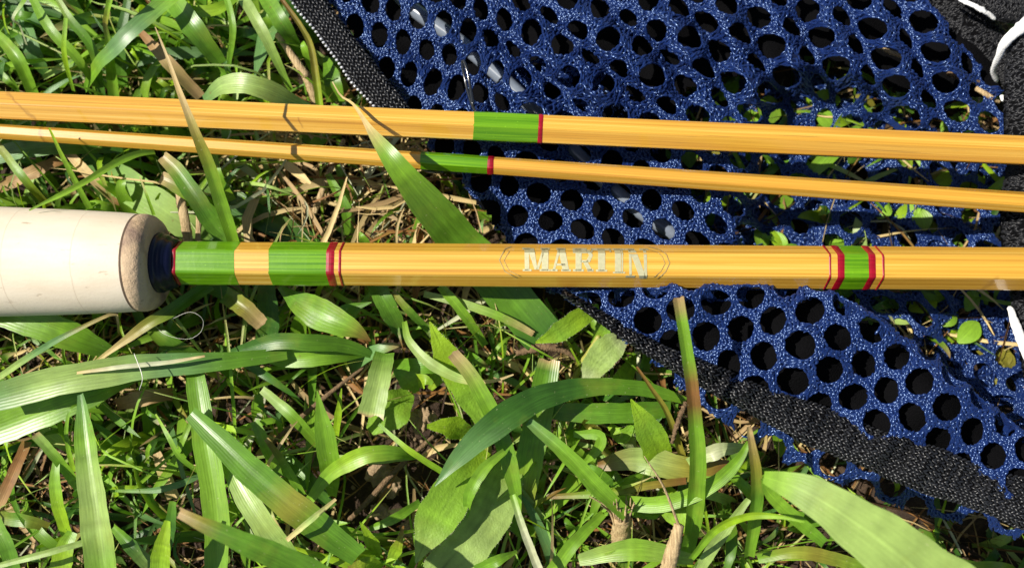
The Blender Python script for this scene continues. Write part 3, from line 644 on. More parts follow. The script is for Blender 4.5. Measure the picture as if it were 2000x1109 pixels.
#--VEG--
# ================================================================== grass blades, leaves, stalks
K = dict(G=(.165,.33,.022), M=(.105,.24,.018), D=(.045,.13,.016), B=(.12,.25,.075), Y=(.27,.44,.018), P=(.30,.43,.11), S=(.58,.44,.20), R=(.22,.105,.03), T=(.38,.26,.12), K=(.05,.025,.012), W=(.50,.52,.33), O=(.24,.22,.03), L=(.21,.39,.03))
def blade(name, label, pts, ws, cols, fold=0.22, roll=(0, 0), tip='point', mat=None, group='grass blades around the rods', cat='grass blade', parent=None, n=26, hairs=0, wav=0.0, seed=None, nu=7):
    rg = np.random.default_rng(abs(hash((int(pts[0][0]*7+pts[-1][1]*13), len(pts)))) % 99999)
    p = np.array([P(*q) for q in pts]); c = spline(p, n); v = np.linspace(0, 1, n)
    wpx = np.interp(v, np.linspace(0, 1, len(ws)), ws)
    for _ in range(2): wpx[1:-1] = (wpx[:-2]+2*wpx[1:-1]+wpx[2:])/4
    T = np.gradient(c, axis=0); T /= np.linalg.norm(T, axis=1)[:, None]+1e-12
    up = np.array([0, -0.2, 1.0]); sd = np.cross(T, up); sd /= np.linalg.norm(sd, axis=1)[:, None]+1e-9
    for i in range(1, n):
        if sd[i]@sd[i-1] < 0: sd[i] *= -1
    nr = np.cross(sd, T); nr *= np.sign(nr[:, 2:3]+1e-9)
    rl = np.interp(v, np.linspace(0, 1, len(roll)), roll)[:, None]*math.pi/180
    s2 = sd*np.cos(rl)+nr*np.sin(rl); n2 = nr*np.cos(rl)-sd*np.sin(rl)
    hw = (wpx*0.5*scale_at(c)/np.maximum(0.35, np.abs(np.cos(rl[:, 0]))))[:, None]
    us = np.linspace(-1, 1, nu); V = np.zeros((n, nu, 3)); ph = rg.uniform(0, 6.28, 4)
    for j, u in enumerate(us):
        rip = wav*np.sin(v*17+ph[0])[:, None]*abs(u)*hw*(1 if u > 0 else -0.6)
        wob = 1+0.035*np.sin(v*23+ph[1]+u)+0.02*np.sin(v*51+ph[2]*u)
        V[:, j] = c+s2*hw*u*wob[:, None]+n2*(hw*fold*(abs(u)**1.2)+rip)
    if tip in ('cut', 'both'):
        for j in range(nu): V[-1, j] += T[-1]*rg.uniform(-0.5, 0.25)*hw[-1]*0.5; 
    if tip == 'both':
        for j in range(nu): V[0, j] -= T[0]*rg.uniform(-0.6, 0.4)*hw[0]*0.8
    cv = np.array([K[k] for k in cols]); cl = np.stack([np.interp(v, np.linspace(0, 1, len(cols)), cv[:, k]) for k in range(3)], 1)
    cl = cl[:, None, :]*(1+rg.normal(0, 0.07, (n, 1, 1))+rg.normal(0, 0.03, (n, nu, 1)))
    if tip in ('cut', 'both'): cl[-1] = np.array(K['T'])*rg.uniform(0.7, 1.3); cl[-2] = cl[-2]*0.6+np.array(K['S'])*0.4
    uv = np.stack(np.broadcast_arrays(((us+1)/2)[None, :], (v*len(pts))[:, None]), -1)
    i = np.arange(n*nu).reshape(n, nu); Fc = np.stack([i[:-1, :-1], i[:-1, 1:], i[1:, 1:], i[1:, :-1]], -1).reshape(-1, 4)
    VV = V.reshape(-1, 3); CC = np.clip(cl, 0, 1).reshape(-1, 3); UU = uv.reshape(-1, 2)
    if hairs:
        hv, hf, hc, hu = [], [], [], []; b0 = len(VV)
        for e, sg in ((0, -1), (nu-1, 1)):
            for q in range(hairs):
                f = rg.uniform(0.03, 0.97)*(n-1); a = int(f); fr = f-a; pt = V[a, e]*(1-fr)+V[min(a+1, n-1), e]*fr
                d = s2[a]*sg+T[a]*rg.uniform(0.0, 0.9)+n2[a]*rg.uniform(-.2, .5); d = d/np.linalg.norm(d)*rg.uniform(0.00012, 0.00032); t = T[a]*0.00004
                k = b0+len(hv); hv += [pt-t, pt+t, pt+d, pt+d]; hf.append((k, k+1, k+2, k+3)); hc += [K['W']]*4; hu += [(0.1, 0.5)]*4
        VV = np.vstack([VV, hv]); Fc = np.vstack([Fc, hf]); CC = np.vstack([CC, hc]); UU = np.vstack([UU, hu])
    m = mat or (M_STRAW if cols.count('S')+cols.count('T')+cols.count('R') > len(cols)/2 else M_LEAF)
    o = mesh_obj(name, VV, Fc, m, parent, UU, CC, loc=None if parent else c[0])
    if not parent: tag(o, label, cat, group)
    elif label: o['label'] = label
    return o
GB = 'grass_blade'
HERO = [  # label, base>tip points (photo x, y, height mm), widths px, colours along it, options
 # ---- upper left
 ("bright narrow blade arching down from the top edge, left of the folded stem", [(57,-15,24),(98,57,25),(151,114,22),(190,170,16)], [14,20,20,12], 'GGLM', {}),
 ("pale thin stem with a joint at the far upper left corner", [(52,88,20),(38,50,26),(25,36,28),(48,0,29),(56,-20,28)], [5,5,5,9,7], 'WWWLL', dict(fold=.1)),
 ("green blade leaning left of the folded upright stem, behind the thicker rod", [(200,190,14),(182,98,22),(140,42,25),(108,-10,26)], [16,19,18,10], 'DMMG', {}),
 ("folded upright blade with a dark joint near its top, upper left", [(226,190,15),(215,95,25),(207,52,29),(206,40,30)], [24,23,15,9], 'MGGK', dict(fold=.5)),
 ("thin pair of stem halves rising above the dark joint, upper left", [(207,46,30),(214,10,33),(222,-20,35)], [12,12,14], 'OLL', dict(fold=.6)),
 ("wide glossy pale blade slanting from top centre-left down to the thicker rod", [(166,175,14),(190,130,22),(223,95,27),(265,53,29),(338,-8,28)], [14,26,31,33,32], 'MGBBL', dict(mat='R', fold=.15)),
 ("slim yellowish blade hanging straight down behind the rod, upper left", [(129,36,29),(126,105,25),(144,178,16)], [8,12,7], 'LYG', {}),
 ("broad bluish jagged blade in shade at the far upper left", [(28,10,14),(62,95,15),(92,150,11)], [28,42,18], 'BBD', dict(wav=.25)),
 ("two-tone lit blade bending down at the left edge above the rod", [(-10,62,20),(36,115,21),(68,185,15)], [18,27,24], 'LGG', dict(fold=.4)),
 ("short blade at the left edge just above the thicker rod", [(-14,135,17),(20,160,17),(40,185,13)], [14,17,10], 'GGM', {}),
 ("shaded pale short blade lying across behind two slim blades, upper left", [(85,152,12),(118,134,15),(150,120,17)], [10,17,15], 'PPM', {}),
 ("wide mid green blade slanting down right, above the straw, upper left", [(332,-10,23),(380,57,24),(432,125,18)], [34,44,26], 'GMM', dict(mat='R')),
 ("brown dry leaf slanting down to the thicker rod, upper left", [(272,60,21),(325,118,22),(392,190,15)], [12,26,22], 'RTT', dict(mat='S')),
 ("slender blade hanging from the top edge beside the pale curled leaf", [(441,-12,25),(455,55,24),(447,132,17)], [12,14,8], 'GGM', {}),
 ("pale long blade slanting from the top edge into the dark, left of the bag", [(470,-12,22),(512,60,23),(568,176,15)], [22,22,10], 'PPG', {}),
 ("mid green blade bending at the top edge close to the bag corner", [(515,-12,22),(552,48,23),(592,112,14)], [30,32,12], 'GMM', {}),
 ("pale arched leaf resting on the thicker rod, upper left of the bag", [(398,196,23),(440,166,28),(505,170,29),(600,212,21)], [18,40,40,20], 'BPPB', dict(fold=.12, roll=(8,-8))),
 ("olive stem with brown upper part beside the zip tape", [(626,212,15),(610,102,20),(591,57,22),(545,-8,24)], [15,15,10,8], 'YOOR', dict(fold=.7)),
 ("short lit blade between the olive stem and the zip tape", [(656,198,13),(650,158,16),(636,112,14)], [36,32,10], 'GMG', {}),
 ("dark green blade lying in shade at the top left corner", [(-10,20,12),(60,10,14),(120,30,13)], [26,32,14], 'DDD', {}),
 ("bright green blade curving out of the top edge above the brown leaf", [(300,-15,20),(345,20,22),(420,20,22),(470,-12,20)], [18,24,24,18], 'LGYG', {}),
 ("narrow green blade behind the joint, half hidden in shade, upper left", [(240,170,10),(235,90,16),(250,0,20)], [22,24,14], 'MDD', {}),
 ("small curled pale leaf above the thicker rod, left of the arched leaf", [(318,190,12),(300,150,16),(322,125,17)], [18,26,10], 'GMG', dict(wav=.4)),
 # ---- across the thin rods
 ("tall blade with a dry straw tip crossing in front of both thin rods", [(458,475,27),(440,417,32),(409,322,40),(379,250,45),(352,182,48),(328,115,50),(303,53,51)], [24,27,27,22,13,7,2], 'GGGOSSS', dict(fold=.35)),
 ("torn tipped folded blade just below the middle rod, left", [(455,478,22),(420,440,24),(385,388,27),(345,332,28),(318,306,28)], [30,38,36,34,24], 'MMDMT', dict(tip='cut', fold=.35)),
 ("second torn blade tucked under the folded torn blade", [(450,455,18),(400,398,23),(345,362,25),(314,346,25)], [26,32,32,24], 'DMGT', dict(tip='cut', fold=.3)),
 ("very wide pale flat blade lying behind the cork grip's end", [(160,303,12),(228,350,15),(300,396,16),(352,432,15),(420,480,12)], [24,62,66,60,40], 'DMLPM', dict(mat='F', fold=.08)),
 ("slim yellow green blade leaning right between the middle rod and the grip", [(176,408,22),(127,315,29),(96,250,33)], [12,11,4], 'GLY', {}),
 ("fine yellow green blade lying with its tip over the cork grip", [(302,297,27),(272,301,29),(230,318,32),(150,365,36),(57,411,38)], [10,16,13,11,3], 'GGLLL', dict(fold=.4)),
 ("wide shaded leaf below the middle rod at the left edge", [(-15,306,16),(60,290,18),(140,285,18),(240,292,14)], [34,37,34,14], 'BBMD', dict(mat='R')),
 ("olive blade slanting down to the grip at the left edge", [(-12,272,22),(50,352,22),(96,402,15)], [14,17,16], 'OGO', {}),
 ("brown dead leaf lying crosswise above the grip at the left edge", [(-10,372,14),(65,337,16),(122,310,15)], [20,27,20], 'RTR', dict(mat='S', wav=.3)),
 ("tan dead stem slanting above the grip, left", [(118,280,17),(170,337,17),(240,405,12)], [16,20,16], 'TSR', dict(mat='S')),
 ("needle thin pale blade just above the grip", [(301,420,22),(288,385,25),(273,345,26)], [7,6,2], 'LLS', {}),
 ("bright blade rising to the middle rod left of the straw litter", [(455,400,12),(425,345,17),(418,300,18)], [22,26,14], 'YGG', {}),
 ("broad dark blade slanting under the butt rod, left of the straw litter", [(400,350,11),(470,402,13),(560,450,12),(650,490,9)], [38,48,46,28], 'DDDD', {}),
 ("large blade with curled dry tip lying over both thin rods, under the butt rod", [(1062,655,17),(1000,585,19),(945,520,21.5),(895,468,25),(852,418,30),(780,330,38),(730,264,37),(692,206,32),(666,188,30),(649,160,29)], [82,86,84,80,74,58,36,10,5,2], 'DMMMMGGSSS', dict(mat='R', fold=.16, n=46)),
 ("pale blade standing upright in the straw litter left of the large blade", [(808,476,12),(818,440,15),(826,405,15)], [18,20,8], 'PGG', {}),
 ("small pointed green leaf poking up above the butt rod", [(716,482,22),(708,465,24),(702,453,24)], [22,20,3], 'GGG', {}),
 ("slim green blade curving through the straw litter under the middle rod", [(700,410,8),(672,355,13),(655,310,15)], [18,20,10], 'MGG', {}),
 ("green blade behind the middle rod, left of the green wrap", [(620,300,10),(600,262,14),(580,245,15)], [20,24,16], 'GMM', {}),
 ("long green blade leaning through the straw litter towards the butt rod", [(690,480,8),(676,410,13),(640,340,15)], [24,24,12], 'GMG', {}),
 # ---- lower left, round the grip
 ("ribbed bright blade lying below the cork grip at the left edge", [(-20,605,24),(60,626,24),(140,656,22),(228,692,16)], [50,60,58,18], 'LGGM', dict(mat='R', fold=.2)),
 ("grey green thin blade leaning from the left edge onto the grip", [(-4,738,22),(60,695,26),(117,661,29),(190,625,30),(224,613,29),(231,630,27),(232,652,24)], [12,13,13,12,8,6,4], 'PPBBOSO', dict(fold=.3)),
 ("blade folding into a straw tip below the grip end", [(410,556,22),(343,602,25),(292,631,26),(235,672,24),(165,722,21)], [26,26,22,10,5], 'MMOSS', dict(fold=.35)),
 ("large glossy pale blade sweeping across below the grip", [(-20,778,26),(80,752,27),(160,735,27),(300,714,25),(430,706,23),(560,690,19)], [56,58,56,46,34,24], 'BPPBMM', dict(mat='R', fold=.14, roll=(-6,4))),
 ("ribbed shaded blade under the large pale blade at the left edge", [(-20,842,20),(90,802,21),(190,765,20),(270,732,18)], [64,62,50,20], 'GLMM', dict(mat='R', fold=.15)),
 ("straw coloured torn edge along the top of the large pale blade", [(150,728,28),(240,716,28),(330,707,27),(400,695,26)], [5,9,9,4], 'SWWS', dict(mat='S', tip='both')),
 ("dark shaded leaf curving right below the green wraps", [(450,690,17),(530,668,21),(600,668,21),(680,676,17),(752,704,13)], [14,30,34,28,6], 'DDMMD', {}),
 ("yellow green lower leaf below the dark curving leaf", [(490,692,14),(570,700,17),(640,694,17),(722,690,12)], [14,36,36,8], 'GLGM', dict(roll=(0,-10))),
 ("broad oval leaf with pointed tip, half in shade below the butt rod", [(545,560,18),(580,588,22),(640,620,25),(690,642,25),(724,666,23)], [8,34,66,50,3], 'MMGGR', dict(cat='leaf', name='leaf', fold=.2, wav=.12)),
 ("small shaded leaf tip right of the broad oval leaf", [(640,620,16),(680,604,19),(726,590,20)], [10,24,2], 'DMM', {}),
 ("dark green blade hanging down from under the butt rod, centre", [(735,555,22),(757,600,21),(790,660,15)], [36,38,20], 'MMD', {}),
 ("slim blade with a brown joint below the butt rod, centre", [(766,570,22),(800,608,21),(838,646,17)], [12,16,12], 'OMM', {}),
 ("bright blade leaning right below the butt rod, right of the centre", [(860,558,22),(905,612,20),(948,674,14)], [18,20,14], 'LGG', {}),
 ("pale blade with a straw end lying flat below the butt rod", [(828,574,19),(911,595,20),(985,622,20),(1042,652,18)], [12,17,17,12], 'PPGS', dict(tip='cut')),
 ("thin pale blade drooping in a long curve across the middle", [(790,628,22),(800,667,24),(843,711,25),(905,741,25),(960,744,25),(1003,731,25)], [10,16,22,18,8,3], 'GPPPSS', dict(fold=.25)),
 ("blunt yellow stub of a blade left of the oval leaf, below the wraps", [(440,575,20),(478,600,21),(514,634,20)], [34,36,30], 'MOT', dict(tip='cut', fold=.4)),
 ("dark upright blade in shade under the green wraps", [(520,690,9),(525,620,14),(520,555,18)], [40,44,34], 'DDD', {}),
 ("ragged cut blade hanging down, pale and ribbed, below the centre", [(752,690,20),(742,735,23),(724,815,24)], [38,46,52], 'MPP', dict(tip='cut', fold=.28, mat='R')),
 ("bright upright pointed blade left of the bare soil", [(650,968,12),(645,905,20),(634,840,25),(619,762,28)], [16,42,42,2], 'LGGG', dict(fold=.3)),
 ("little yellow green pointed blade beside the bright upright one", [(656,850,17),(662,800,22),(667,758,25)], [12,15,2], 'YYY', {}),
 ("arched bright blade bending over the bare soil", [(606,975,16),(645,925,20),(710,890,23),(770,884,22),(812,892,18)], [18,26,36,30,10], 'LLYGG', dict(roll=(0,12))),
 ("flat pale blade lying behind the arched bright blade", [(650,894,13),(730,897,15),(806,890,15)], [14,18,14], 'PPG', {}),
 ("thin bright blade with a split lying over the bare soil", [(740,828,22),(800,879,23),(872,926,20)], [6,12,12], 'GYG', {}),
 ("green blade with a dry tip leaning over the hairy leaf", [(1012,1000,18),(1003,940,22),(975,840,26),(928,745,29),(884,688,30)], [12,32,34,32,24], 'GGMLT', dict(tip='cut', fold=.3)),
 ("dark glossy long blade arching over the right of the soil", [(1340,782,17),(1245,757,21),(1140,757,24),(1063,773,27),(1000,806,29),(940,850,29),(888,902,29),(849,949,28)], [14,28,32,40,52,58,42,2], 'GMMDDDBB', dict(mat='R', fold=.18, n=40)),
 ("wide flat blade lying under the dark glossy blade, right", [(1310,797,15),(1230,805,18),(1140,806,19),(1050,800,18)], [30,40,40,26], 'MMMD', dict(mat='R')),
 ("wide two-tone blade standing between the hairy leaves and the bag", [(1022,1000,12),(1032,910,16),(1052,808,19),(1074,700,20)], [34,54,56,42], 'OGMM', dict(mat='R', fold=.25, tip='cut')),
 ("long V-folded blade slanting down right to the frayed stub", [(1032,822,27),(1105,885,27),(1175,958,25),(1224,1004,22)], [18,30,34,26], 'BGGG', dict(fold=.55)),
 ("bright curved blade bending up to the bag edge", [(1210,982,20),(1298,982,23),(1386,948,26),(1440,900,28),(1462,862,29)], [30,32,32,28,10], 'LLLGG', {}),
 ("broad leaf with brown ends lying under the upright blade", [(1168,908,15),(1245,896,17),(1350,916,18),(1424,905,16)], [20,54,50,14], 'RPOR', dict(wav=.15)),
 ("long thin brown tipped blade lying below the broad brown leaf", [(1340,938,18),(1270,947,19),(1180,962,18),(1070,970,15)], [14,16,16,8], 'ROGR', {}),
 ("tall upright blade with brown tip and brown band in front of the bag", [(1342,1076,14),(1355,1000,22),(1361,900,31),(1353,780,39),(1340,680,44),(1323,580,48)], [26,34,34,28,24,22], 'GMGGGGGGGRRGGGR', dict(fold=.5, tip='cut')),
 ("olive brown stem leaning left of the tall upright blade", [(1338,910,14),(1305,811,22),(1270,755,26),(1243,716,27)], [14,14,10,5], 'OOOR', dict(fold=.8)),
 ("soft blade with a torn tan tip standing right of the tall upright blade", [(1462,1085,20),(1475,990,30),(1476,930,36),(1468,870,40),(1462,832,42)], [20,26,26,22,10], 'GGMOT', dict(tip='cut', fold=.5)),
 ("narrow yellow green blade ending on the big leaf, lower right", [(1350,1090,22),(1396,1035,32),(1456,1008,40),(1520,1008,44),(1571,1019,47)], [12,16,18,14,3], 'GLYYL', dict(fold=.35)),
 ("pale blade slanting up right below the narrow yellow one", [(1360,1118,18),(1403,1053,22),(1462,974,25)], [24,24,12], 'PPP', {}),
 ("bright short blade at the bottom edge left of the tan stem", [(1076,1120,16),(1120,1060,19),(1178,1002,17)], [30,26,16], 'LGG', {}),
 ("wide pale leaf lying along the bottom edge, right of centre", [(1130,1092,17),(1240,1072,20),(1355,1092,17)], [24,46,20], 'PLP', {}),
 ("whitish stem running to the bottom edge, centre", [(1001,966,22),(1021,1029,23),(1056,1120,22)], [12,15,17], 'LWW', dict(fold=.6)),
 ("huge pale green blade close to the lens at the lower right corner", [(1990,1290,50),(1860,1175,53),(1755,1085,54),(1690,1035,54),(1612,982,53),(1550,950,51),(1492,931,47)], [225,185,152,128,102,72,24], 'PPPPPL', dict(mat='F', fold=.10, n=40)),
 ("folded lower edge of a leaf under the huge pale blade", [(1490,932,44),(1500,960,42),(1540,1000,40),(1610,1060,38)], [10,26,26,20], 'GLGM', {}),
 ("pale hairy blade end beside the bag edge, above the big leaf", [(1345,905,20),(1400,880,23),(1452,872,22)], [22,32,14], 'PWP', dict(wav=.25)),
 ("mid green blade at the bottom edge under the huge leaf", [(1480,1090,14),(1570,1078,17),(1700,1110,15)], [18,28,24], 'GOG', {}),
 # ---- lower left corner
 ("upright blade with one dark and one pale half, lower left", [(206,1120,26),(190,1000,28),(174,890,29),(164,806,28.5),(158,770,28)], [66,62,52,44,12], 'GPPGB', dict(fold=.42, tip='point', mat='R', roll=(4,4))),
 ("strongly ribbed upright blade right of the two-tone blade", [(424,1120,18),(424,1000,21),(402,860,23),(384,738,22),(380,705,20)], [44,52,50,44,36], 'GLGM', dict(mat='R', fold=.28)),
 ("long wide stained blade slanting down to the bottom edge, left of centre", [(374,806,25),(440,868,26),(505,930,26),(590,1000,25),(700,1085,20)], [30,52,60,62,40], 'MMMMMOMMM', dict(mat='R', fold=.3)),
 ("pale blade slanting down left of the long stained blade", [(438,882,20),(470,950,22),(520,1030,22),(585,1110,18)], [26,44,48,40], 'GPPG', dict(mat='R')),
 ("soft blade with a torn brown tip close to the lens, bottom left", [(650,1140,44),(560,1092,47),(490,1062,49),(420,1032,50),(350,1000,50)], [64,58,48,34,20], 'GMMMMMOT', dict(tip='cut', fold=.35)),
 ("rounded yellow green blade at the bottom edge, left of the ribbed blade", [(312,1130,24),(318,1070,28),(328,1016,30)], [40,38,12], 'LYY', dict(fold=.3)),
 ("dark narrow blade behind the rounded yellow green one", [(326,1070,18),(334,1020,22),(338,978,24)], [22,24,14], 'DDM', {}),
 ("yellow green small blade left of the two-tone blade", [(134,1050,15),(114,985,20),(108,930,22),(113,884,22)], [22,26,24,10], 'YYLG', {}),
 ("slim blade with a cut pale tip left of the two-tone blade", [(156,950,18),(112,893,23),(70,846,26)], [22,22,20], 'LGP', dict(tip='cut', fold=.4)),
 ("thin looping blade rising left of the two-tone blade", [(144,920,16),(130,850,22),(137,800,24),(154,788,23)], [12,10,8,4], 'YLGG', {}),
 ("dark green blade bending at the bottom left corner", [(30,1125,20),(16,1070,23),(-12,1010,24)], [34,32,26], 'MMG', {}),
 ("olive flat blade lying at the left edge near the bottom", [(-15,1008,14),(50,1016,16),(95,1028,14)], [24,28,20], 'OMO', {}),
 ("thin pale blade lying along the bottom left corner", [(-15,1107,27),(88,1080,28),(165,1058,27)], [10,13,12], 'PPP', {}),
 ("orange brown dry stalk at the left edge near the bottom", [(-12,1010,14),(22,935,17),(54,862,15)], [20,24,20], 'TRR', dict(mat='S')),
 ("yellow green blade at the bottom edge left of the two-tone blade", [(118,1125,18),(128,1070,20),(142,1038,20)], [44,42,20], 'LYG', {}),
 ("folded blade dark on one side right of the two-tone blade, bottom", [(222,1028,17),(260,1066,19),(305,1112,17)], [14,30,30], 'GDP', dict(fold=.5)),
 ("thin bright blade crossing the dark gap left of the ribbed blade", [(304,808,20),(328,850,21),(352,892,20),(394,924,17)], [3,9,11,9], 'YLGG', {}),
 ("slim short blade leaning towards the ribbed blade", [(337,904,16),(356,862,20),(376,818,20)], [11,12,9], 'GLG', {}),
 ("bluish thin blade lying flat left of the ribbed blade", [(216,958,13),(300,957,16),(350,945,17),(394,927,16)], [5,8,14,10], 'GBBB', {}),
 ("tiny curled blade in the dark gap, lower left", [(288,904,13),(290,876,17),(305,859,18),(325,857,17)], [8,9,8,5], 'GGLL', {}),
 ("brown dead leaf lying under the large pale blade, lower left", [(228,790,11),(285,776,14),(338,768,12)], [22,32,22], 'RTR', dict(mat='S', wav=.2)),
 ("striped straw blade in the dark gap left of the ribbed blade", [(340,972,8),(322,925,12),(306,884,12)], [26,28,18], 'SST', dict(mat='S')),
 ("light green blade slanting behind the bright upright pointed blade", [(512,760,17),(570,811,19),(622,868,15)], [16,24,18], 'PGG', {}),
 ("short green blade left of the stained tip blade, centre left", [(498,822,18),(520,870,19),(545,930,15)], [18,24,18], 'GGM', {}),
 ("green blade with a brown tip leaning left of the bright upright blade", [(590,966,14),(555,905,19),(520,856,21)], [18,17,10], 'GGR', dict(tip='cut')),
 ("dry pale blade lying over the long stained blade", [(560,1054,27),(610,1012,28),(656,974,27)], [9,12,6], 'SPS', dict(mat='S')),
 ("broad shaded blade lying behind the bright upright blade", [(545,880,11),(600,935,13),(650,990,11)], [24,34,20], 'MMD', {}),
 ("green blade lying at the foot of the hairy leaf, bottom centre", [(722,1032,17),(770,1012,18),(820,980,16)], [10,20,14], 'GGM', {}),
 ("bright blade at the bottom edge right of the hairy leaves", [(930,1112,20),(970,1094,23),(1010,1076,21)], [20,24,5], 'MGG', {}),
 ("green curled blade left of the wide two-tone blade's foot", [(912,1010,22),(916,965,26),(945,915,27),(985,880,26)], [5,22,24,12], 'GGLL', dict(roll=(10,-10))),
 ("small curled blade in the gap right of the wide two-tone blade", [(1140,905,16),(1168,875,20),(1170,850,21),(1120,848,20)], [8,20,22,12], 'GLGG', {}),
 ("short dark green blade between the stub and the olive stem", [(1200,965,12),(1170,925,15),(1145,908,15)], [24,28,10], 'DMM', {}),
]
for lab, pts, ws, cols, kw in HERO:
    kw = dict(kw); mt = kw.pop('mat', None); nm = kw.pop('name', GB)
    if mt: kw['mat'] = {'R': M_RIBLEAF, 'S': M_STRAW, 'F': M_SMOOTH}[mt]
    dry = mt == 'S'
    if dry: nm = 'dry_blade'; kw.setdefault('cat', 'dry grass'); kw.setdefault('group', 'dry stalks among the grass')
    blade(nm, lab, pts, ws, list(cols), **kw)
# ---- broad leaved weeds: one plant each
def weed(label, base, leaves, stems=()):
    r = empty('weed_plant', P(*base), label, 'weed', 'broad leaved weeds in the grass'); off = np.array(r.location)
    objs = []
    for pts, ws, cols, kw in leaves:
        kw = dict(dict(mat=M_HAIRY, hairs=70, fold=.12, wav=.05, nu=9), **kw)
        objs.append(blade('leaf', None, pts, ws, list(cols), parent=r, **kw))
    for pts, ws, m in stems: objs.append(tube('stem', pts, ws, m, r))
    for o in objs:
        me = o.data; n = len(me.vertices); co = np.empty(n*3, np.float32); me.vertices.foreach_get('co', co)
        me.vertices.foreach_set('co', (co.reshape(-1, 3)-off).astype(np.float32).ravel()); me.update()
M_STEM = simple('weed_stem', (0.30, 0.30, 0.06), 0.5, 0, 0, (900, 0.0001), 0.35, 500)
weed("hairy yellow green weed with long oval leaves spread over the soil, bottom centre", (950, 880, 8),
     [([(950,842,16),(918,768,20),(872,695,24),(839,628,27)], [16,62,58,3], 'LLYY', {}),
      ([(948,878,18),(900,940,23),(848,1020,25),(812,1099,24)], [26,76,88,3], 'YLLP', {}),
      ([(1006,880,14),(968,970,18),(915,1050,20),(850,1125,19)], [36,94,106,64], 'LPPP', {}),
      ([(925,850,13),(880,833,18),(834,832,20)], [16,50,8], 'LYY', dict(hairs=30)),
      ([(935,890,8),(950,950,11),(1000,1010,11),(1030,1060,9)], [30,50,46,8], 'MMGG', {})],
     [([(950,890,4),(952,870,12),(958,840,17)], [22,18,12], M_STEM)])
weed("pale hairy weed with a brownish stem beside the front edge of the bag", (1118,745,6),
     [([(1170,602,24),(1130,622,25),(1085,652,24),(1046,669,23)], [20,42,40,3], 'LYLY', dict(roll=(20,25))),
      ([(1232,650,20),(1200,672,21),(1168,705,20),(1138,757,17)], [10,58,52,6], 'WPPW', {}),
      ([(1172,600,20),(1180,640,21),(1160,672,18)], [14,36,14], 'YGL', dict(hairs=20)),
      ([(1240,690,9),(1222,730,11),(1180,770,9)], [10,36,8], 'GLG', dict(hairs=20))],
     [([(1112,775,6),(1130,720,13),(1150,690,17),(1170,655,20)], [12,13,13,10], M_STEM),
      ([(1122,790,7),(1116,760,12),(1106,728,16)], [20,18,6], M_STEM)])
weed("small weed rosette with reddish leaf tips at the bottom edge, centre", (742,1085,4),
     [([(742,1090,12),(722,1050,19),(703,1018,22)], [14,30,3], 'LYY', dict(hairs=12)),
      ([(760,1100,12),(778,1062,20),(788,1026,23)], [12,26,3], 'LYR', dict(hairs=12)),
      ([(735,1100,11),(700,1080,17),(667,1078,18)], [16,36,10], 'LYR', dict(hairs=12)),
      ([(745,1108,13),(715,1104,17),(680,1112,18)], [16,40,14], 'YYO', dict(hairs=12)),
      ([(765,1110,12),(790,1120,15),(820,1130,16)], [14,30,8], 'LYY', dict(hairs=12))])
weed("round leaved small weed just left of the hairy leaves", (800,780,6),
     [([(815,765,14),(800,745,17),(770,722,19)], [10,44,8], 'GGM', dict(hairs=0, mat=M_LEAF)),
      ([(810,752,15),(828,742,18),(845,748,18)], [8,34,6], 'GYG', dict(hairs=0, mat=M_LEAF)),
      ([(800,765,10),(765,800,13),(722,842,12)], [26,84,20], 'LLL', dict(hairs=20)),
      ([(840,760,8),(862,720,12),(850,690,14)], [10,36,10], 'YLY', dict(hairs=0))])
weed("upright yellow green oval weed leaves left of the tall upright blade", (1290,935,6),
     [([(1296,930,12),(1280,870,20),(1258,825,24),(1232,779,27)], [14,58,56,3], 'YYLY', dict(hairs=30)),
      ([(1283,940,12),(1240,940,16),(1198,945,17)], [8,36,6], 'MGG', dict(hairs=10)),
      ([(1300,950,9),(1320,1000,13),(1345,1040,14)], [20,60,14], 'YLY', dict(hairs=10)),
      ([(1300,985,9),(1270,998,12),(1235,1005,12)], [14,36,8], 'LLG', dict(hairs=10)),
      ([(1240,880,9),(1225,850,13),(1245,828,15)], [8,36,8], 'WPG', dict(hairs=10))])
weed("weed with curled leaves in the gap above the frayed stub", (1160,880,5),
     [([(1185,868,12),(1150,830,18),(1138,822,20)], [10,26,10], 'LOO', dict(hairs=0)),
      ([(1130,840,12),(1110,858,16),(1095,858,18)], [8,32,10], 'MGG', dict(hairs=0)),
      ([(1190,830,11),(1215,850,13),(1235,830,15)], [10,34,10], 'YLG', dict(hairs=10))],
     [([(1200,895,6),(1170,870,13),(1152,835,18)], [14,14,10], M_STEM)])
# ---- single twigs, stubs, fibres
def one(name, label, cat, pts, ws, m, **k): return tube(name, pts, [q*(0.8 if name == 'twig' else 1) for q in ws], m, None, n=60, label=label, cat=cat, group='dry stalks among the grass', **k)
one('twig', "grey brown twig lying across the bare soil, bottom centre", 'twig', [(680,1017,10),(728,968,12),(776,915,12),(858,842,11)], [12,15,14,9], M_TWIG, wob=.08)
one('twig', "thin brown twig leaning from the upright blade up to the butt rod", 'twig', [(530,866,11),(612,794,14),(660,755,15),(712,716,15)], [12,13,11,7], M_TWIG, wob=.08)
one('twig', "brown dead stick pointing at the hairy weed, right of centre", 'twig', [(1008,690,15),(1060,678,17),(1100,684,17),(1126,702,16)], [14,22,18,8], M_TWIG, wob=.14)
one('stalk', "pale split straw stalk bent at a joint left of the zip tape", 'stalk', [(540,66,19),(592,140,18),(600,152,17),(622,214,13)], [10,15,18,16], M_TAN, wob=.05)
one('stalk', "brown striped dead stalk standing right of the grip", 'stalk', [(368,472,17),(360,425,20),(352,384,20),(350,330,19)], [20,20,19,16], M_TAN, flat=.5, wob=.06)
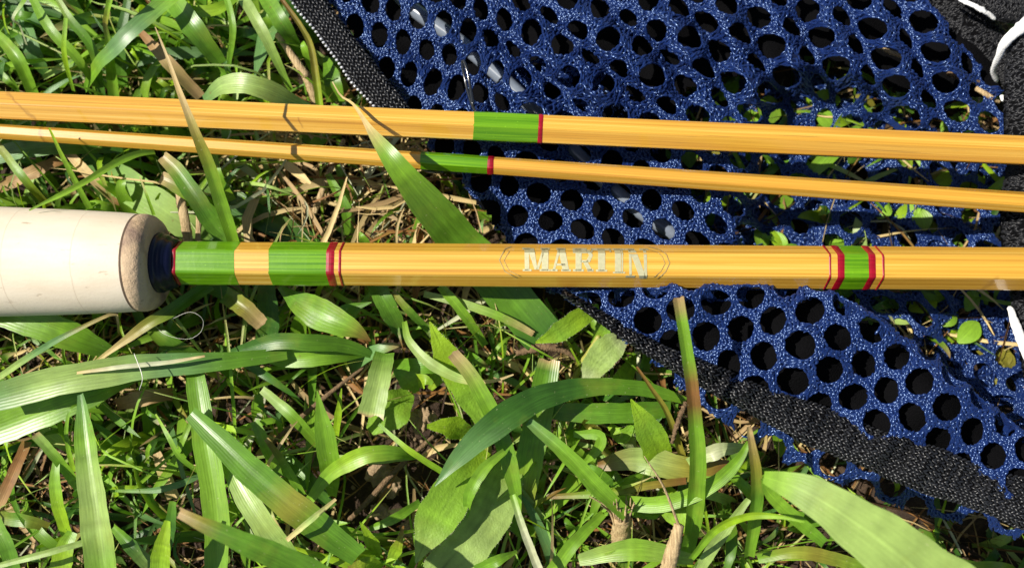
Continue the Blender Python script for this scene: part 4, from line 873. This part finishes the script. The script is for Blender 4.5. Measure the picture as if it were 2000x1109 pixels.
one('stalk', "thin straw stalk standing right of the brown striped stalk", 'stalk', [(386,472,17),(388,430,19),(384,390,19)], [11,11,8], M_TAN, flat=.5)
one('stalk', "tan broken stem running to the bottom edge, right of centre", 'stalk', [(1300,1125,20),(1316,1066,23),(1327,1022,24)], [30,30,20], M_TAN, wob=.05)
one('stalk', "hair thin straw rising from the tan broken stem", 'stalk', [(1326,1026,24),(1296,950,30),(1258,890,34)], [6,5,2], M_TAN)
one('stalk', "grey dead stalk standing between the bag corner and the large blade", 'stalk', [(612,420,10),(640,345,14),(672,272,16)], [12,12,9], M_TAN, flat=.6)
one('twig', "thin dark twig lying left of the bright upright blade's foot", 'twig', [(592,966,9),(606,915,13),(617,880,14)], [6,6,4], M_TWIG)
one('twig', "short tan twig seen through a mesh hole at the upper right of the bag", 'twig', [(1712,90,17.5),(1740,103,18),(1768,112,17.8)], [8,10,12], M_TAN, wob=.08)
one('twig', "brown twig piece under the right edge of the mesh, below the tan twig", 'twig', [(1850,142,17),(1880,152,17.5),(1912,162,17)], [14,16,12], M_TWIG, wob=.08)
one('twig', "tan twig poking under the mesh right beside the black cloth", 'twig', [(1905,172,17),(1935,190,17.5),(1952,200,17)], [12,13,8], M_TAN, wob=.08)
one('twig', "brittle brown twig at the foot of the olive stem", 'twig', [(1340,785,19),(1322,830,21),(1312,866,20)], [12,14,8], M_TWIG, wob=.2)
def stub():
    r = empty('straw_stub', P(1214,1068,6), "frayed tan straw stub standing at the end of the V-folded blade", 'stalk', 'dry stalks among the grass'); off = np.array(r.location); rg = np.random.default_rng(5)
    os_ = [tube('stem', [(1212,1078,6),(1213,1040,14),(1215,1008,19)], [36,38,34], M_TAN, r, wob=.07)]
    for q in range(26):
        a = rg.uniform(-1, 1); x = 1215+a*16
        os_.append(tube('frayed_fibre', [(x, 1016+rg.uniform(-4,10), 18), (x+a*8, 1000, 21+rg.uniform(-2,2)), (x+a*rg.uniform(8,30), 985-rg.uniform(-12,18), 23+rg.uniform(-3,3))], [6,5,2], M_TAN, r, n=8, m=5))
    for q in range(4):
        os_.append(tube('frayed_fibre', [(1204, 1004, 19), (1180+q*6, 985, 22), (1150+q*9, 968-q*4, 24)], [5,4,2], M_TAN, r, n=10, m=5))
    for o in os_:
        me = o.data; n = len(me.vertices); co = np.empty(n*3, np.float32); me.vertices.foreach_get('co', co)
        me.vertices.foreach_set('co', (co.reshape(-1, 3)-off).astype(np.float32).ravel()); me.update()
stub()
tube('thread', [(300,633,24),(318,650,25),(345,660,25),(372,661,25),(392,648,26),(397,628,27),(386,614,28),(366,610,27),(334,624,25)], [0.6]*5, M_FIBRE, None, n=60, m=5, label='fine pale curled thread below the grip end', cat='thread', endtaper=False)
tube('thread', [(262,690,29),(278,735,29.5),(272,762,29)], [1.8,1.8,1], M_FIBRE, None, n=16, m=5, label='short white fibre lying on the large pale blade', cat='thread')
# ---- clods of earth on the bare soil
def clod(label, px, py, z, rpx, sd_):
    bm = bmesh.new(); bmesh.ops.create_icosphere(bm, subdivisions=4, radius=1.0); rg = np.random.default_rng(sd_); ks = rg.normal(0, 1, (9, 3))*np.array([[1.6]*3]*3+[[4]*3]*3+[[10]*3]*3); ph = rg.uniform(0, 6.28, 9)
    rr = float(rpx*scale_at(P(px, py, z)))
    for v in bm.verts:
        c = np.array(v.co); f = 1+sum(math.sin(ks[i]@c+ph[i])*(0.16, 0.12, 0.085)[i//3] for i in range(9)); v.co = Vector(c*f*rr*np.array([1, 1, 0.75]))
    me = bpy.data.meshes.new('dirt_clod'); bm.to_mesh(me); bm.free(); me.materials.append(M_CLOD); me.polygons.foreach_set('use_smooth', np.ones(len(me.polygons), bool))
    o = bpy.data.objects.new('dirt_clod', me); COL.objects.link(o); o.location = P(px, py, z); tag(o, label, 'dirt clod', 'clods on the bare soil')
M_CLOD = simple('dry_earth', (0.30, 0.21, 0.12), 0.95, 0, 0, (1600, 0.0006), 0.5, 700)
for i, c in enumerate([("crumbly tan clod at the left foot of the hairy leaf, above the bare patch", 828, 815, 8, 20), ("tan clod left of the grey brown twig on the bare soil", 744, 925, 7, 19), ("darker clod just right of the grey brown twig", 768, 948, 6, 18), ("tan clod below the twig, nearest the small rosette", 744, 996, 7, 15),
                       ("pinkish pebble like clod between the rosette and the hairy leaf", 800, 1030, 6, 22), ("clod in the gap above the frayed stub", 1135, 870, 7, 14), ("small tan clod above the round leaved weed's lower leaf", 815, 838, 7, 9)]): clod(*c, i+3)
# ================================================================== stuff: filler grass, litter, crumbs, clover
BAGPOLY = [(560, -120), (2300, -120), (2300, 1100), (1900, 1050), (1560, 925), (1420, 850), (1300, 760), (1180, 630), (1080, 570), (985, 475), (890, 350), (780, 235), (700, 160), (640, 60)]
SOILPATCH = [(690, 780), (800, 800), (850, 750), (905, 830), (900, 900), (850, 980), (810, 1050), (720, 1040), (650, 1000), (645, 900)]
STRAWZONE = [(470, 290), (820, 300), (940, 470), (960, 600), (700, 560), (480, 480)]
BIG = 0.0
def filler(name, label, N, area, gen, mat, seed, kind='stuff'):
    rg = np.random.default_rng(seed); Vs, Fs, Us, Cs = [], [], [], []; base = 0; n = 8
    for _ in range(N):
        x, y = rg.uniform(area[0], area[2]), rg.uniform(area[1], area[3])
        g = gen(rg, x, y)
        if g is None: continue
        c, wd, fold, colr, twist = g
        T = np.gradient(c, axis=0); T /= np.linalg.norm(T, axis=1)[:, None]+1e-12
        sd_ = np.cross(T, np.array([0.03, -0.1, 1.0])); l = np.linalg.norm(sd_, axis=1)[:, None]; sd_ /= l+1e-9; nr = np.cross(sd_, T)
        tw = twist[0]+np.linspace(0, 1, len(c))*twist[1]; s2 = sd_*np.cos(tw)[:, None]+nr*np.sin(tw)[:, None]; n2 = nr*np.cos(tw)[:, None]-sd_*np.sin(tw)[:, None]
        k = len(c); V = np.zeros((k, 3, 3))
        for j, u in enumerate((-1, 0, 1)): V[:, j] = c+s2*(wd*u)[:, None]+n2*(wd*fold*abs(u))[:, None]
        i = np.arange(k*3).reshape(k, 3)+base; Fs.append(np.stack([i[:-1, :-1], i[:-1, 1:], i[1:, 1:], i[1:, :-1]], -1).reshape(-1, 4)); base += k*3
        Vs.append(V.reshape(-1, 3)); uu = np.zeros((k, 3, 2)); uu[:, :, 0] = (0, .5, 1); uu[:, :, 1] = (np.linspace(0, 3, k)+rg.uniform(0, 50))[:, None]; Us.append(uu.reshape(-1, 2))
        Cs.append(np.repeat(colr, 3, axis=0) if colr.ndim == 2 else np.repeat(colr[None], k*3, axis=0))
    o = mesh_obj(name, np.vstack(Vs), np.vstack(Fs), mat, None, np.vstack(Us), np.vstack(Cs)); tag(o, label, 'grass', None, kind); return o
def limit(c, top_free, pxy=None):
    q = project(c); ib = inpoly(q[:, 0], q[:, 1], BAGPOLY); return ib
def gen_green(rg, x, y):
    q0 = project(np.array([x, y, 0.006])); inb = inpoly(q0[0], q0[1], BAGPOLY)
    if inpoly(q0[0], q0[1], SOILPATCH) and rg.random() < 0.93: return None
    if inpoly(q0[0], q0[1], STRAWZONE) and rg.random() < 0.85: return None
    if inb and rg.random() < 0.72: return None
    if q0[1] > 560 and rg.random() < 0.25: return None
    if q0[1] < 190 and not inb and rg.random() < 0.5: return None
    L = rg.uniform(0.012, 0.045); az = rg.uniform(0, 6.283); lean = rg.uniform(0.35, 1.25); t = np.linspace(0, 1, 9)
    top = (0.019 if q0[1] < 600 else 0.017)*rg.uniform(0.45, 1.0)
    if inb: top = 0.007
    hor = L*lean*0.6; d = np.array([math.cos(az), math.sin(az)]); cv = rg.normal(0, 0.25); pd = np.array([-d[1], d[0]])
    h = top*np.sin(np.minimum(t*rg.uniform(1.2, 2.6), 2.4)); xy = np.array([x, y])+np.outer(t*hor, d)+np.outer(cv*hor*t*t, pd)
    c = np.column_stack([xy, h]); ib = limit(c, 0)
    if ib.any() and not inb: c[:, 2] = np.where(ib, np.minimum(c[:, 2], 0.007), c[:, 2])
    qq = project(c)
    if inpoly(qq[:, 0], qq[:, 1], SOILPATCH).any() and rg.random() < 0.93: return None
    wd = rg.choice([0.0004, 0.0007, 0.0012, 0.0018], p=[.32, .34, .24, .10])*(np.clip(1-t**rg.uniform(1.5, 5), 0, 1)**0.7*0.92+0.02)*rg.uniform(0.8, 1.2)
    b = np.array(K[rg.choice(list('GMDLYBP'), p=[.24, .24, .16, .14, .09, .07, .06])])*rg.uniform(0.75, 1.25)
    colr = np.repeat(b[None], 9, 0)
    if rg.random() < 0.22: k = smooth(rg.uniform(.4, .8), 1.0, t)[:, None]; colr = colr*(1-k)+np.array(K[rg.choice(['S', 'T', 'R'])])*k
    k = smooth(0.3, 0.0, t)[:, None]*0.6; colr = colr*(1-k)+np.array(K['P'])*0.8*k
    return c, wd, rg.uniform(0.1, 0.5), np.clip(colr, 0, 1), (rg.normal(0, 0.35), rg.normal(0, 0.6))
filler('grass', 'short tangled green grass growing under and around the rods', 7600, (-0.19, -0.125, 0.19, 0.16), gen_green, M_LEAF, 21)
OVER = [(-400, 160), (700, 180), (700, 620), (-400, 720)]
def gen_tall(rg, x, y):
    g = gen_green(rg, x, y)
    if g is None: return None
    c, wd, f, colr, tw = g; q = project(c)
    if inpoly(q[:, 0], q[:, 1], BAGPOLY).any() or inpoly(q[:, 0], q[:, 1], OVER).any() or q[0, 1] > 170: return None
    c = c.copy(); b = c[0, :2].copy(); c[:, :2] = b+(c[:, :2]-b)*1.7; c[:, 2] *= 1.2
    if (project(c)[:, 1] > 175).any(): return None
    return c, wd*1.75, f, colr, tw
filler('grass', 'taller green grass at the upper left beyond the rods', 2600, (-0.19, 0.02, 0.01, 0.16), gen_tall, M_LEAF, 27)
def gen_thin(rg, x, y):
    q0 = project(np.array([x, y, 0.006]))
    if inpoly(q0[0], q0[1], BAGPOLY): return None
    L = rg.uniform(0.018, 0.05); az = rg.uniform(0, 6.283); t = np.linspace(0, 1, 9); d = np.array([math.cos(az), math.sin(az)]); pd = np.array([-d[1], d[0]])
    h = rg.uniform(0.010, 0.023)*np.sin(t*rg.uniform(1.3, 2.7)); xy = np.array([x, y])+np.outer(t*L*rg.uniform(.6, 1), d)+np.outer(rg.normal(0, .3)*L*t*t, pd)
    c = np.column_stack([xy, np.maximum(h, 0.001)]); q = project(c)
    if inpoly(q[:, 0], q[:, 1], BAGPOLY).any(): return None
    c[:, 2] = np.minimum(c[:, 2], 0.0195)
    if q[0, 1] > 430 and inpoly(q[:, 0], q[:, 1], SOILPATCH).sum() > 3: return None
    wd = rg.uniform(0.00016, 0.00042)*(np.clip(1-t**rg.uniform(2, 5), 0, 1)**0.7*0.93+0.02)
    b = np.array(K[rg.choice(list('LYGPMS'), p=[.3, .2, .22, .12, .08, .08])])*rg.uniform(.85, 1.25)
    k = smooth(rg.uniform(.5, .95), 1.0, t)[:, None]; colr = np.repeat(b[None], 9, 0)*(1-k)+np.array(K['S'])*k
    return c, wd, rg.uniform(.1, .6), np.clip(colr, 0, 1), (rg.normal(0, .5), rg.normal(0, .8))
filler('grass', 'thin bright grass threads bending through the wider blades', 1300, (-0.16, -0.11, 0.09, 0.14), gen_thin, M_LEAF, 29)
def gen_straw(rg, x, y):
    z = rg.uniform(0.0005, 0.006); q0 = project(np.array([x, y, z])); inb = inpoly(q0[0], q0[1], BAGPOLY); sz = inpoly(q0[0], q0[1], STRAWZONE)
    if not sz and rg.random() < (0.8 if inb else 0.45): return None
    if inpoly(q0[0], q0[1], SOILPATCH) and rg.random() < 0.5: return None
    if sz: z += rg.uniform(0, 0.013)
    L = rg.uniform(0.005, 0.034); az = rg.uniform(0, 6.283); t = np.linspace(0, 1, 6); d = np.array([math.cos(az), math.sin(az)]); pd = np.array([-d[1], d[0]])
    sl = rg.normal(0, 0.18); xy = np.array([x, y])+np.outer((t-.5)*L, d)+np.outer(rg.normal(0, .12)*L*np.sin(t*3.1), pd)
    c = np.column_stack([xy, np.maximum(0.0004, z+(t-.5)*L*sl+0.001*np.sin(t*3))])
    if inb: c[:, 2] = np.minimum(c[:, 2], 0.008)
    wd = np.full(6, rg.choice([0.00013, 0.00024, 0.00042, 0.0008], p=[.36, .34, .23, .07]))*rg.uniform(.8, 1.2)*(1.2 if sz else 1); wd *= np.array([.35, .8, 1, .95, .75, .25])
    b = np.array(K[rg.choice(list('STRKW'), p=([.38, .32, .18, .06, .06] if sz else [.18, .26, .32, .20, .04]))])*rg.uniform(0.7, 1.2)
    return c, wd, rg.uniform(0, .7), np.clip(b, 0, 1), (rg.normal(0, .5), rg.normal(0, .6))
filler('dead_grass', 'brown and straw coloured dead grass litter on the soil', 12000, (-0.16, -0.11, 0.16, 0.13), gen_straw, M_STRAW, 22)
def gen_clover(rg, x, y):
    z = rg.uniform(0.001, 0.0058); q0 = project(np.array([x, y, z]))
    if not inpoly(q0[0], q0[1], [(1290, 130), (1980, 110), (2000, 880), (1800, 760), (1560, 600), (1440, 480), (1290, 250)]): return None
    L = rg.uniform(0.0045, 0.0075); az = rg.uniform(0, 6.283); t = np.linspace(0, 1, 9); d = np.array([math.cos(az), math.sin(az)])
    c = np.column_stack([np.array([x, y])+np.outer((t-.5)*L, d), z+0.0007*np.sin(t*3.14)])
    b = np.array(K[rg.choice(list('GLYMO'), p=[.25, .3, .25, .12, .08])])*rg.uniform(.8, 1.2)
    return c, np.sin(np.clip(t, .02, .98)*math.pi)**0.7*L*rg.uniform(.28, .42), rg.uniform(-.2, .3), np.clip(b, 0, 1), (rg.normal(0, .3), 0)
filler('clover', 'small oval green leaves under the mesh, seen through its holes', 190, (0.03, -0.04, 0.11, 0.06), gen_clover, M_LEAF, 23)
def crumbs():
    rg = np.random.default_rng(31); bm = bmesh.new(); bmesh.ops.create_icosphere(bm, subdivisions=1, radius=1); bv = np.array([v.co[:] for v in bm.verts]); bf = np.array([[v.index for v in f.verts] for f in bm.faces]); bm.free()
    V, Fc = [], []
    for i in range(4500):
        x, y = rg.uniform(-.13, .13), rg.uniform(-.1, .11); r = rg.uniform(.0001, .0006)*(1 if rg.random() < .85 else 1.8)
        q = project(np.array([x, y, 0.0]))
        V.append(bv*(1+rg.normal(0, .2, (len(bv), 1)))*r*np.array([1, 1, .8])+np.array([x, y, rg.uniform(-0.0008, .0006)])); Fc.append(bf+i*len(bv))
    o = mesh_obj('soil_crumbs', np.vstack(V), np.vstack(Fc), M_CLOD, smooth_=False); tag(o, 'loose crumbs of dry earth on the soil', 'soil', None, 'stuff')
crumbs()
